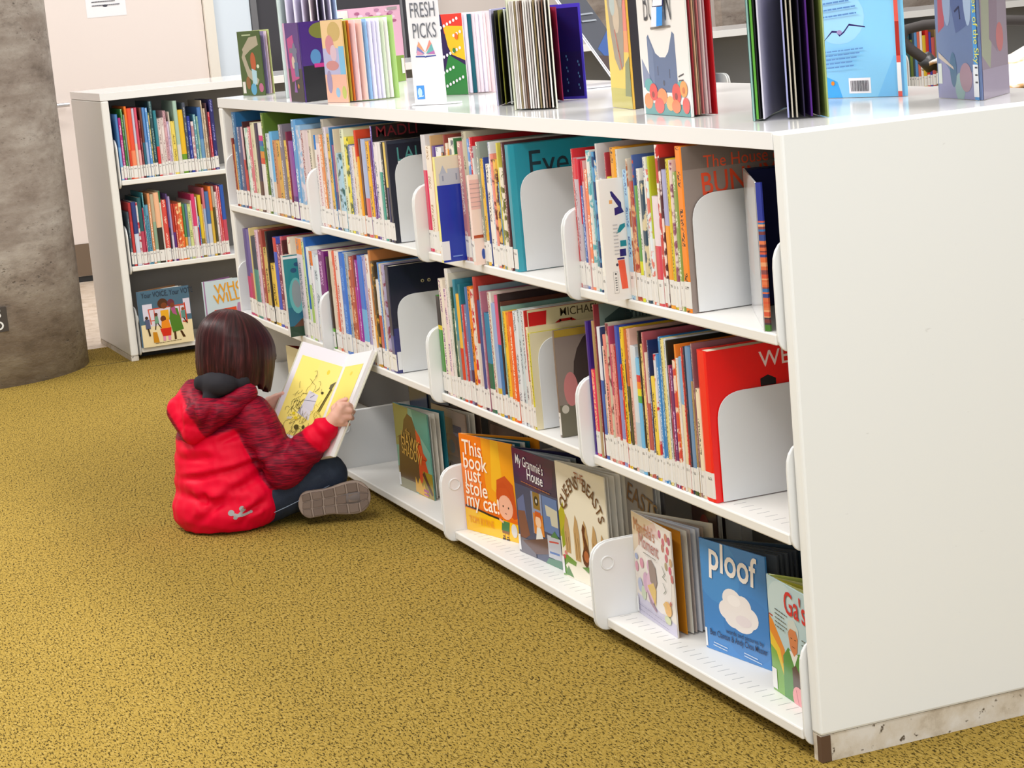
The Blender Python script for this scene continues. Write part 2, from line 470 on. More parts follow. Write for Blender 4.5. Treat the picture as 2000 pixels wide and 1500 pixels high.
def bookcase(name, label, M, L, H, depth, zs, dividers, ends, base_h, double=True, slots=()):
    """local frame: x along the front (0 = right-hand end, negative to the left), y into the depth, z up. ends: panel thicknesses (right, left)"""
    root = empty(name, M.to_translation(), label, 'bookcase'); root.rotation_euler = M.to_euler()
    e = .0005
    def bx(nm, a, mat, bev=.0, par=root):
        mb = MB(); mb.box(*a); ob = mb.build(nm, mat, par)
        if bev: bevel(ob, bev)
        return ob
    tr, tl = ends
    bx('end_panel', (-tr, 0, base_h, 0, depth, H), M_END, .005)
    bx('end_panel', (-L, 0, base_h, -L + tl, depth, H - .031), M_WHITE, .006)
    bx('top_panel', (-L, 0, H - .0305, -tr - .0002, depth, H), M_TOP, .0008)
    pl = bx('plinth', (-tr + .002, .002, 0, -.004, depth - .002, base_h - e), M_PLINTH)
    bx('bare_wood_edge', (-.0155, .0008, .001, -.0012, .02, base_h - .002), solid('bare_wood', (.10, .05, .022), .8), 0, pl)
    bx('plinth', (-L + .001, .002, 0, -L + tl - .002, depth - .002, base_h - e), M_PLINTH)
    mid = depth / 2 if double else depth - .03
    bx('back_panel', (-L + tl + e, mid - .008, base_h, -tr - e, mid + .008, H - .0315), M_BACK)
    bx('kick_board', (-L + tl + e, .10, 0, -tr - e, .115, min(zs) - .03), M_GAPSHADE)  # its black paints the shade of the open space below the bottom shelf
    xs = [-tr - .003] + list(dividers) + [-L + tl + .003]
    for i in range(len(xs) - 1):
        xr, xl = xs[i], xs[i + 1]
        for zi, z in enumerate(zs):
            # shelf tray between its two side plates
            mb = MB(); x0, x1 = xl + .0095, xr - .0095
            back = mid - .012
            mb.prism([(x0, YF), (x1, YF), (x1, back), (x0, back)], [z - .0205, z])
            s = bevel(mb.build('shelf', M_SLOT if (i, zi) in slots else M_WHITE, root), .003, 2)
            for (a, b, bump_side) in ((xr - .0085, xr - .002, -1), (xl + .002, xl + .0085, 1)):
                mb = MB(); near = (i == 0 and bump_side == -1) or (i == len(xs) - 2 and bump_side == 1)
                bracket_mesh(mb, a, b, z, back, front=-.0105 if near else -.036, low=.034 if near else .027)
                g = bevel(mb.build('side_bracket', M_PLASTIC, root), .0022, 2)
                if zi == len(zs) - 1 and bump_side == 1:
                    mb = MB(); c = Vector((b, .0, z + .118))
                    ring = [(c.x + .0002, c.y + .014 * cos(t_ * pi / 12), c.z + .014 * sin(t_ * pi / 12)) for t_ in range(24)]
                    mb.tube(ring, .0022, (.8, .8, .79), 6, closed=True)
                    mb.build('round_boss', M_PLASTIC, g, smooth=True)
        # slotted upright between bays
        if 0 < i:
            bx('upright_post', (xr - .012, mid - .034, base_h, xr + .012, mid - .0085, H - .033), M_GREYMETAL)
    return root
ZS = (.758, .4067, .0534)
MAIN_L = 3.789
bookcase('low_bookcase', 'long low white double-sided bookcase with scuffed end panel, child sitting before it', Matrix.Identity(4), MAIN_L, 1.10, .70, ZS, (-.888, -1.815, -2.722), (.0325, .046), .0497, True, slots=((0, 2), (0, 1), (1, 2)))
# second bookcase, turned a quarter: its front looks along +x, its near side panel stands by the column
RX, RY, RH = -5.598, -.0284, 1.0929
RZ = (.7389, .3873, .052)
MR = Matrix.Translation((RX, RY, 0)) @ Matrix.Rotation(R(90), 4, 'Z')
RL = 5.58
# local x = 0 is the far right-hand end, so shift the origin along the front
MR = Matrix.Translation((RX, RY + RL, 0)) @ Matrix.Rotation(R(90), 4, 'Z')
bookcase('back_bookcase', 'white bookcase standing beside the concrete column, behind the child', MR, RL, RH, .6426, RZ, (-.93, -1.855, -2.78, -3.705, -4.63), (.0335, .0335), .02)

# ---------------------------------------------------------------- bookends
def bookend(x, ysp, z, h, depth, label, t=.0022):
    r_ = empty('bookend', (x, ysp, z), label, 'bookend', 'grey steel bookends')
    T = Matrix(((0, 0, 1, 0), (1, 0, 0, 0), (0, 1, 0, 0), (0, 0, 0, 1)))
    mb = MB(); mb.prism(rounded([(0, .0015), (depth, .0015), (depth, h), (0, h)], [0, 0, .03, .055], 10), [-t, 0], cols=(.6, .6, .6), M=T)
    bevel(mb.build('upright_plate', M_GREYMETAL, r_), .0005, 1)
    mb = MB(); mb.box(-.09, .03, .00008, 0, depth - .02, .0002); mb.build('foot_plate', M_GREYMETAL, r_)
    return r_
BE = dict(r1b=(-2.046, .003), r1c=(-1.216, .01), r1d=(-.360, .003), r2b=(-2.146, .006), r2c=(-1.191, .008), r2d=(-.320, .005))
bay_words = dict(r1a='top row, farthest bay', r1b='top row, second bay from far', r1c='top row, third bay from far', r1d='top row, nearest bay',
                 r2a='middle row, farthest bay', r2b='middle row, second bay from far', r2c='middle row, third bay from far', r2d='middle row, nearest bay',
                 rr1='top row, back bookcase', rr2='middle row, back bookcase')
for k, (x, y) in BE.items():
    z = ZS[0] if k[1] == '1' else ZS[1]
    bookend(x, y, z + .0004, .218 if k[1] == '1' else .205, .19, 'grey steel bookend after the last book, ' + bay_words[k])
BOOKS = {
 'r1a': '''-3.635 0.0135 0.217 8a3a2e t#e8c8a0
-3.6215 0.0168 0.198 d9964a t#6a3018
-3.6048 0.0463 0.3 1d5c8c t#9fc4d8
-3.5585 0.0452 0.255 565678 t#c8c8d8
-3.5132 0.0329 0.256 d8b0b8 b.6#c43a35
-3.4804 0.0072 0.273 3a1016 b.45#b8504a
-3.4732 0.0463 0.254 dfe6dd m#9ac4b0
-3.4269 0.0399 0.259 d0707a t#f4e0d8
-3.3869 0.0463 0.273 d8cfae t#8a7a50
-3.3406 0.0407 0.272 3a2b45 b.35#5a3a2e
-3.2999 0.0463 0.275 e8e0dc R
-3.2536 0.0287 0.305 4f6a1a t#c8d078
-3.2249 0.0463 0.244 cfd8e0 t#506a80
-3.1786 0.0264 0.251 6aaede b.4#d8c8b8
-3.1522 0.0376 0.226 c98a5a t#602818
-3.1146 0.0454 0.227 d8a84c t#5a3a10
-3.0692 0.0409 0.275 7c7480 t#d8d0d0
-3.0283 0.0377 0.23 e8c24c t#50300a
-2.9906 0.0126 0.256 7a2540 t#e8b0a0
-2.978 0.0447 0.23 8a4a9a b.3#5a2f7a
-2.9333 0.0463 0.293 5e9bd0 t#e8f0f8
-2.887 0.0463 0.278 8fb6d8 m#d8d0dc
-2.8407 0.0426 0.265 d6c4c4 t#903040
-2.7981 0.0324 0.266 d8c4c8 b.55#4a2f6a
-2.7657 0.0307 0.268 d8cdb8 t#303030''',
 'r1b': '''-2.712 0.0124 0.255 e6ddd8 T#1e7ad0,t#4a6a90
-2.6996 0.0347 0.233 e8d8d8 t#b04050
-2.6649 0.0362 0.257 e08a4a t#fff0d8
-2.6288 0.0197 0.301 b0a89a t#303030
-2.6091 0.0205 0.28 d8d0dc t#404050
-2.5886 0.034 0.262 e5b83e t#503008
-2.5546 0.0083 0.28 3f7ab0 t#d8e4f0
-2.5463 0.0308 0.233 8c4a80 b.45#453a72
-2.5156 0.0059 0.277 d9c9b0 t#4a3a28
-2.5097 0.0487 0.212 a9cde0 m#2a5a58
-2.461 0.0306 0.279 dbe0c0 t#284030
-2.4305 0.0349 0.258 f0e04a m#50602a
-2.3956 0.0115 0.239 5a6c9a t#d0d8e8
-2.3841 0.0275 0.237 dcd4e0 t#6a7a9a
-2.3566 0.0225 0.235 e6d9b8 t#b06048
-2.3341 0.0134 0.279 dc4a2a b.7#e8d8b0,t#802010
-2.3206 0.0179 0.21 f2a51e b.2#e87a28
-2.3027 0.0236 0.258 5a3020 -
-2.2791 0.0331 0.258 a9b6d8 b.4#d86a6a
-2.246 0.0308 0.253 f2b41c t#402808
-2.2151 0.0243 0.254 5a1f6a t#c090d0
-2.1909 0.0168 0.294 5a3fa0 t#d8c8f0,C#1e171a
-2.1741 0.03 0.253 e8e0e0 t#40486a
-2.1441 0.026 0.254 e8e4e0 b.7#2a9a88
-2.1181 0.0217 0.255 2a2a2a t#d0d0d0
-2.0964 0.0193 0.255 e8c85c b.55#30305a
-2.0771 0.0271 0.259 14182c D.24,K,W.03''',
 'r1c': '''-1.805 0.0305 0.283 d5d0d2 b.7#d8305a
-1.7745 0.0411 0.258 efe2d2 t#b08a60
-1.7335 0.0059 0.283 c8a070 b.7#e8c098
-1.7276 0.0246 0.259 5a3f8a b.6#8a3a5a
-1.703 0.0398 0.257 e8e8ec t#8090a8
-1.6632 0.0258 0.246 2a2220 m#c8803a
-1.6374 0.0112 0.288 8a3a30 b.75#c89048
-1.6262 0.0106 0.269 ecdcc8 t#604028
-1.6156 0.0096 0.256 eaa040 t#fff0d8
-1.606 0.0354 0.282 e6dfd4 m#707078
-1.5706 0.0059 0.282 3f7a4a t#d0e0c8
-1.5647 0.018 0.25 f0e88a Z1,D.24
-1.5467 0.038 0.276 c08080 t#f0e0d0
-1.5087 0.0266 0.3 bdb59c t#504838
-1.4821 0.0169 0.284 6a9ad8 m#d8dcec
-1.4652 0.0162 0.288 cc1f28 t#f8d8d0
-1.4489 0.0073 0.268 dddcd8 m#b04860
-1.4416 0.018 0.23 f2d9cf Z2,D.22
-1.4236 0.0197 0.279 8c948a t#f0f0e0
-1.4039 0.0188 0.242 e8b83c t#503a08
-1.3851 0.0062 0.245 2a3f8a t#d0d8f0
-1.3788 0.029 0.231 efe8dc t#4a4a50
-1.3498 0.0095 0.281 dfe3ea t#3050a0
-1.3404 0.0154 0.255 e88f80 m#702820
-1.325 0.0255 0.244 e5b040 m#4a1a18
-1.2995 0.0059 0.194 3a7fb0 t#e0ecf4
-1.2936 0.0059 0.281 e0d25c b.4#a8a850
-1.2878 0.0208 0.227 ece2cc m#6a6a28
-1.2669 0.0163 0.283 4a2024 t#d0a0a0
-1.2506 0.0306 0.278 2a93a5 D.27,K,W.034''',
 'r1d': '''-0.879 0.0085 0.283 c4202a t#f0c8c0
-0.8705 0.019 0.265 c8b8c0 T#d8404a,t#905060
-0.8515 0.0059 0.263 d01f38 b.5#b0b0b8
-0.8457 0.0164 0.21 1f4fa8 t#a8c0e8
-0.8293 0.0065 0.261 e2b8b8 T#d02838,t#a03048
-0.8228 0.0194 0.244 f08050 t#fff0e0
-0.8034 0.0148 0.283 e8e4dc m#60b0b8
-0.7887 0.0131 0.272 6ab4c4 t#285868
-0.7755 0.0104 0.281 2a4a78 m#5a9ac8
-0.7652 0.0113 0.265 2a90d0 m#d8d0c0
-0.7538 0.0059 0.298 d5d2d0 t#505058
-0.748 0.0105 0.23 e8ecf0 t#4070b0
-0.7374 0.0262 0.208 8ab0cc b.22#8a3028
-0.7112 0.0059 0.282 a03040 t#f0c0b0
-0.7054 0.0145 0.235 d8d84a b.5#7a9a50
-0.6909 0.0059 0.233 f0d040 b.4#c03040,t#604010
-0.685 0.0238 0.293 e8a030 t#502810
-0.6613 0.0062 0.29 d8d4cc t#606060
-0.655 0.018 0.235 efece4 Z3,D.22
-0.637 0.0249 0.252 a9d0ea t#4060a0
-0.6121 0.0059 0.274 e6d8c0 m#a85a30
-0.6062 0.0186 0.231 b04838 m#e8b078
-0.5877 0.0059 0.282 3f5a9a m#c05030
-0.5818 0.0125 0.224 6aa050 b.35#d8d830
-0.5693 0.0099 0.257 ece8e0 t#202020
-0.5594 0.0192 0.234 30485a m#d8c8a0
-0.5402 0.0112 0.28 e8e4d8 t#203878
-0.5291 0.0143 0.258 dfe8ee m#e07868
-0.5148 0.0059 0.282 b5c22a b.45#e8e4dc
-0.5089 0.0249 0.208 e8d8dc b.55#d84a58
-0.484 0.015 0.305 c8302a m#f0e8e0
-0.4689 0.008 0.281 5a2a30 m#f0d8d0
-0.4609 0.024 0.26 a9a8d0 b.6#f0a030
-0.4369 0.0124 0.281 d8c838 t#705010
-0.4244 0.0106 0.279 e8d0c8 m#90506a
-0.4138 0.0164 0.258 8aa050 t#f0f0d8
-0.3974 0.0324 0.305 f58a20 D.27,K,t#402008,W.036''',
 'r2a': '''-3.63 0.0414 0.278 5a4a8a b.45#c03a70
-3.5886 0.0457 0.279 6a5aa0 b.5#c04a60
-3.5429 0.0093 0.286 d8c48a -
-3.5335 0.0602 0.261 20304a b.6#3f8a80
-3.4734 0.0321 0.285 d8b8c8 t#a04a60
-3.4413 0.038 0.288 a0453a t#f0d0a8
-3.4033 0.0557 0.235 d8b860 t#604010
-3.3475 0.0171 0.289 201814 t#807060
-3.3305 0.0602 0.191 e8c040 t#402808
-3.2703 0.0337 0.277 4a5ac0 T#c84038
-3.2366 0.0532 0.258 7a2a4a t#e8b0c0
-3.1834 0.0228 0.285 b8485a t#f0d0d0
-3.1606 0.0118 0.275 4a1018 b.4#8a1a18
-3.1489 0.0318 0.236 2a2630 b.5#d8d0c0
-3.1171 0.011 0.236 c8602a t#f8e0c0
-3.106 0.0244 0.289 e8dcc8 m#c02028
-3.0817 0.0348 0.233 e8c8a0 t#804020
-3.0469 0.0287 0.245 e0d8d0 Z4,D.24
-3.0182 0.0602 0.294 d8ccd4 T#e88a2a,t#808090
-2.958 0.0287 0.286 cfe0a0 t#405020
-2.9293 0.0202 0.301 1f5fb0 b.3#d8d8e0
-2.9091 0.0294 0.275 e0e4e0 b.6#a8c868
-2.8797 0.0291 0.267 e4e0e4 T#e07a30,t#506070
-2.8507 0.0555 0.258 dce6ec t#607080
-2.7952 0.0602 0.275 7a1f7a t#e0b0e0''',
 'r2b': '''-2.711 0.0206 0.263 3a2a26 b.22#5aa82a
-2.6904 0.0415 0.281 e8d8c0 b.9#dccab0
-2.6489 0.0188 0.285 e06a50 t#fff0e0
-2.6301 0.0401 0.286 ece0d8 t#c05040
-2.59 0.0529 0.285 1f6fd0 w,t#6aa8f0
-2.5371 0.0285 0.287 a8b4bc t#404850
-2.5085 0.0064 0.242 e8a878 m#803828
-2.5022 0.0433 0.28 b04a3a t#f0c8a0
-2.4588 0.0146 0.287 7a3040 b.7#b02a90
-2.4442 0.022 0.276 9a3a9a t#f0c8f0
-2.4223 0.0529 0.29 2a70d0 b.5#6ab0e0
-2.3693 0.0219 0.292 a8a0c8 t#584a80
-2.3475 0.0337 0.298 ece4dc t#b04030
-2.3137 0.0159 0.312 c07a40 b.35#e8a840
-2.2978 0.0237 0.285 4a3a20 m#c89838
-2.2741 0.034 0.238 e8e0d8 b.6#c04830
-2.2401 0.0136 0.286 3a80c8 t#d8e8f8
-2.2265 0.0112 0.284 d8d0b8 t#605848
-2.2153 0.0261 0.283 a8a0c0 m#803a50
-2.1892 0.0392 0.282 20243f D.26,K,W.04,b.35#34387a''',
 'r2c': '''-1.805 0.037 0.242 3a8a2a F,D.22
-1.768 0.029 0.287 e8dccb t#7a2a80
-1.7391 0.0251 0.265 f0d8d8 t#70308a
-1.714 0.0187 0.316 e2ddd8 t#b0a8a0
-1.6953 0.0057 0.306 e8e0d0 t#506050
-1.6896 0.015 0.273 1f4a3a t#90b0a0
-1.6747 0.0108 0.223 9aa88a m#f0f0d0
-1.6638 0.0128 0.294 3f8aa0 b.5#8a9a98
-1.651 0.0224 0.261 f0b840 b.5#d84020
-1.6285 0.0092 0.286 2a7a8a b.6#90a0b0
-1.6193 0.0125 0.238 c83a40 t#f0b0a8
-1.6068 0.0224 0.239 7a7aa0 t#d0d0e8
-1.5844 0.014 0.284 5078b0 b.3#503050
-1.5704 0.0238 0.286 f59020 t#402008
-1.5466 0.0136 0.282 e8d8c8 m#c83040
-1.533 0.0068 0.248 e8e0d0 t#303030
-1.5262 0.0156 0.313 b83a30 b.5#d8c8c0
-1.5106 0.0247 0.26 3a4a8a b.2#302a40
-1.4859 0.0057 0.295 8aa0a8 b.6#b8a0b8
-1.4802 0.0057 0.283 b06a80 t#f0e0e0
-1.4744 0.037 0.234 2a80a8 b.5#1f6a50
-1.4375 0.0214 0.286 ded8cc t#a04030
-1.4161 0.0214 0.263 9ab0d8 b.25#d8b840
-1.3947 0.0209 0.283 d85a80 b.6#3a78b0
-1.3738 0.0128 0.287 2a1c1c b.15#b07048
-1.361 0.0057 0.271 5a3020 t#d0a080
-1.3553 0.0082 0.261 7aa8a0 t#e8f0e0
-1.3471 0.0168 0.251 f0c030 t#806010
-1.3303 0.0144 0.251 f08a30 t#c03018
-1.3158 0.0227 0.252 e85a28 t#fff0d0
-1.2931 0.0297 0.257 dde0e4 t#808890
-1.2634 0.0209 0.264 c8d4d8 t#48586a
-1.2425 0.021 0.264 dcdcdc t#606870
-1.2215 0.0067 0.265 c83028 b.4#e8e0d0
-1.2148 0.0092 0.229 e8d8b0 t#704030
-1.2056 0.0106 0.217 d8d020 t#303010,D.25,K''',
 'r2d': '''-0.879 0.0108 0.28 3a1a80 b.02#5a2aa0,N
-0.8682 0.0245 0.181 e8305a t#f8c080
-0.8436 0.0166 0.285 a88a5a N
-0.827 0.0054 0.32 8a3038 t#e0a090
-0.8217 0.0156 0.275 e8e8f0 b.6#3a60b0
-0.8061 0.0054 0.275 2a3a6a b.5#c8a890
-0.8007 0.0054 0.237 ece4d8 t#303030
-0.7953 0.0194 0.262 e88a80 t#301818
-0.7759 0.0116 0.288 c8c0a8 m#804048
-0.7644 0.0054 0.282 c04a6a b.5#e8a8a0
-0.759 0.0121 0.246 e89890 t#702030
-0.7469 0.0093 0.244 b8303a t#f0c0b0
-0.7377 0.0221 0.286 2a4ab0 b.55#8a90c8
-0.7156 0.0054 0.211 d83828 t#fff0d0
-0.7102 0.0156 0.286 f0c830 t#302008
-0.6946 0.0057 0.223 2a1a38 t#f0e8f0
-0.6889 0.0121 0.285 c86830 b.6#4a4a30
-0.6768 0.0114 0.287 e8b8a8 t#905048
-0.6654 0.0227 0.255 d8dce0 b.4#b8ccd8
-0.6427 0.0195 0.233 6ab8e8 V
-0.6232 0.0077 0.289 201c1a t#989080
-0.6155 0.0133 0.264 f0d080 t#402810
-0.6022 0.0069 0.289 b85a60 t#f0d0c0
-0.5954 0.0099 0.25 e8d0c0 b.6#c05a50
-0.5854 0.0064 0.223 303a6a t#c8d0f0
-0.579 0.0054 0.276 1f2a5a t#c0c8e8
-0.5736 0.0179 0.206 f0d050 t#303030
-0.5557 0.0095 0.252 e8e0e0 m#d02838
-0.5462 0.0142 0.253 3a88c8 t#d8e8f8
-0.532 0.0132 0.288 2a80c0 t#b0d8f0
-0.5188 0.0121 0.287 e8d890 t#685820
-0.5067 0.0088 0.287 dde0e4 t#404a50
-0.498 0.0054 0.285 20261c b.4#384030
-0.4926 0.0064 0.238 a83a60 t#f8d0d8
-0.4862 0.0133 0.233 6a2a6a t#f0c0f0
-0.4729 0.0131 0.251 d84a40 m#f0d8c0
-0.4597 0.0054 0.282 f08a30 b.3#d84020
-0.4544 0.0054 0.257 e8e0d8 t#404040
-0.449 0.0185 0.26 7ab0d8 b.65#e8d8b0
-0.4305 0.0054 0.28 d03830 t#f8e0d0
-0.4251 0.0088 0.282 26304a t#b83030
-0.4163 0.0202 0.284 6a90b8 b.12#30502a
-0.396 0.0055 0.22 b09060 t#402810
-0.3906 0.0054 0.292 8a5a60 t#f0d8d0
-0.3852 0.0173 0.208 f0e0c0 t#303030
-0.368 0.043 0.284 f01a14 w,D.27,K,W.052''',
 'rr1': '''0.0495 0.011 0.265 4a80c0 b.5#7ab0e0
0.0605 0.0119 0.25 b02a80 t#f0c0e0
0.0724 0.0102 0.284 2f7a35 t#a8d0a0
0.0825 0.0066 0.261 8a9a90 -
0.0891 0.0105 0.293 f07a28 b.4#d84020
0.0996 0.0188 0.284 e85030 b.4#f08a60
0.1184 0.011 0.282 c8c4d8 b.5#e0d0c0
0.1294 0.0117 0.284 d8506a b.4#f0b0b0
0.1412 0.009 0.233 6a1a22 t#c08080
0.1502 0.0107 0.282 6a4038 b.5#2a6a80
0.1609 0.0119 0.281 5a90d0 b.5#a0b8e0
0.1728 0.0112 0.279 5a98d8 t#e0ecf8
0.184 0.0057 0.258 d8c080 m#7a8a50
0.1897 0.0152 0.303 2a4a52 t#88a8a8
0.205 0.0131 0.265 2a8090 b.45#d83030
0.2181 0.0143 0.231 e0d0cc t#806060
0.2324 0.0125 0.233 e8dcd8 t#907070
0.2449 0.0114 0.26 d8a8b0 t#705060
0.2563 0.0092 0.216 d8c8e0 t#6a4080
0.2655 0.0057 0.254 e0dcd0 t#a07868
0.2712 0.0181 0.215 e8d060 t#806820
0.2893 0.0167 0.295 a8c4b4 b.4#d8d4c8
0.3059 0.0209 0.257 e8b820 b.3#6a9a28
0.3268 0.0137 0.284 4a5060 t#a8b0b8
0.3404 0.0138 0.228 2a3a9a t#98a8e0
0.3543 0.0125 0.205 c09098 m#e8d8d8
0.3668 0.0121 0.232 5a9aa8 t#d8ecf0
0.3789 0.0081 0.223 a0c4b0 t#507060
0.3871 0.0165 0.259 4a78b8 b.5#6a98c0
0.4035 0.0057 0.286 d8c8b0 t#80684a
0.4092 0.0131 0.253 a89078 t#e8dcc8
0.4224 0.006 0.273 5a3a48 b.5#8a4a50
0.4284 0.0103 0.236 c82a3a t#f0b0b0
0.4387 0.0175 0.285 2a2a6a t#9090d0''',
 'rr2': '''0.0495 0.0099 0.223 3a4a58 t#90a0a8
0.0594 0.0127 0.258 b02a30 b.7#c83a38
0.0721 0.0185 0.26 2a3a7a b.5#d0d8e8
0.0906 0.0081 0.257 e0d8d8 m#c02a40
0.0986 0.0163 0.274 205a60 b.5#b8405a
0.115 0.0056 0.232 b0284a t#f0b0c0
0.1206 0.0056 0.293 3a90a0 t#c8e8e8
0.1261 0.0148 0.242 5a98b8 t#203848
0.1409 0.0113 0.287 e0905a t#fff0e0
0.1523 0.015 0.282 b8ac90 b.6#8aa890
0.1673 0.0213 0.287 f0b890 b.5#2a2420
0.1886 0.0069 0.291 d0dcc8 T#2a7a4a,b.5#d8d0c8
0.1955 0.0213 0.254 d84a40 t#f8d0c0
0.2168 0.0064 0.277 5a4080 b.5#2a2030
0.2232 0.0101 0.265 a898c0 b.4#d8d0e0
0.2334 0.0107 0.234 b83020 b.5#5a2a7a
0.244 0.0076 0.233 c84838 t#f8e0c8
0.2516 0.0129 0.232 d85838 m#f8d8a0
0.2645 0.0141 0.234 e86a30 m#f8e0a0
0.2786 0.0107 0.228 4a8a50 b.4#e0a040
0.2893 0.0113 0.227 607a98 b.4#a8b4c0
0.3006 0.014 0.225 d0d890 t#607030
0.3146 0.0056 0.238 e8c8cc t#905060
0.3202 0.016 0.263 d83a70 b.5#e0d8d8
0.3362 0.0056 0.25 e8dce0 b.5#c83050
0.3418 0.0056 0.169 2a60b8 t#c8d8f0
0.3474 0.0142 0.256 e0c030 b.3#8a7a30
0.3616 0.0056 0.217 e8c8a0 t#806040
0.3671 0.0113 0.283 d07080 b.7#a0b0d0
0.3784 0.0168 0.267 4a70a8 b.5#c8ccd8
0.3951 0.0127 0.286 f08030 b.65#d8b040
0.4079 0.0106 0.285 b0a898 b.7#504a28
0.4184 0.0101 0.261 ecdcd8 t#907070
0.4286 0.0079 0.286 d86878 t#f8e0e0
0.4365 0.007 0.281 d04040 t#f8d0c8
0.4435 0.0172 0.287 2a58b0 b.5#c84a60''',
}

# ---------------------------------------------------------------- shelved picture books
WHITE = hx('e9e6e2')
def lum(c): return .2126 * c[0] + .7152 * c[1] + .0722 * c[2]
def colour_word(h):
    r, g, b = (int(h[i:i + 2], 16) / 255 for i in (0, 2, 4))
    mx, mn = max(r, g, b), min(r, g, b); s = (mx - mn) / mx if mx else 0; d = mx - mn
    if mx < .2: return 'black'
    if s < .13: return 'white' if mx > .8 else 'grey'
    hue = 60 * (((g - b) / d) % 6 if mx == r else (b - r) / d + 2 if mx == g else (r - g) / d + 4)
    if s < .3 and mx > .75: return 'cream' if 15 < hue < 75 else 'pale blue' if 170 < hue < 270 else 'pale pink' if (hue > 270 or hue < 16) else 'pale green'
    if hue < 14 or hue > 348: return 'dark red' if mx < .6 else 'pink' if (s < .55 and mx > .75) else 'red'
    if hue < 42: return 'brown' if mx < .68 else 'orange' if s > .55 else 'tan'
    if hue < 66: return 'yellow' if mx > .6 else 'olive'
    if hue < 160: return 'green'
    if hue < 200: return 'teal'
    if hue < 250: return 'navy' if mx < .5 else 'blue'
    if hue < 300: return 'purple'
    return 'magenta' if mx > .5 else 'plum'
ONES = 'zeroth first second third fourth fifth sixth seventh eighth ninth tenth eleventh twelfth thirteenth fourteenth fifteenth sixteenth seventeenth eighteenth nineteenth'.split()
def ordinal(i):
    if i < 20: return ONES[i]
    t = ['twentieth', 'thirtieth', 'fortieth', 'fiftieth'][i // 10 - 2]
    return t if i % 10 == 0 else ['twenty', 'thirty', 'forty', 'fifty'][i // 10 - 2] + '-' + ONES[i % 10]

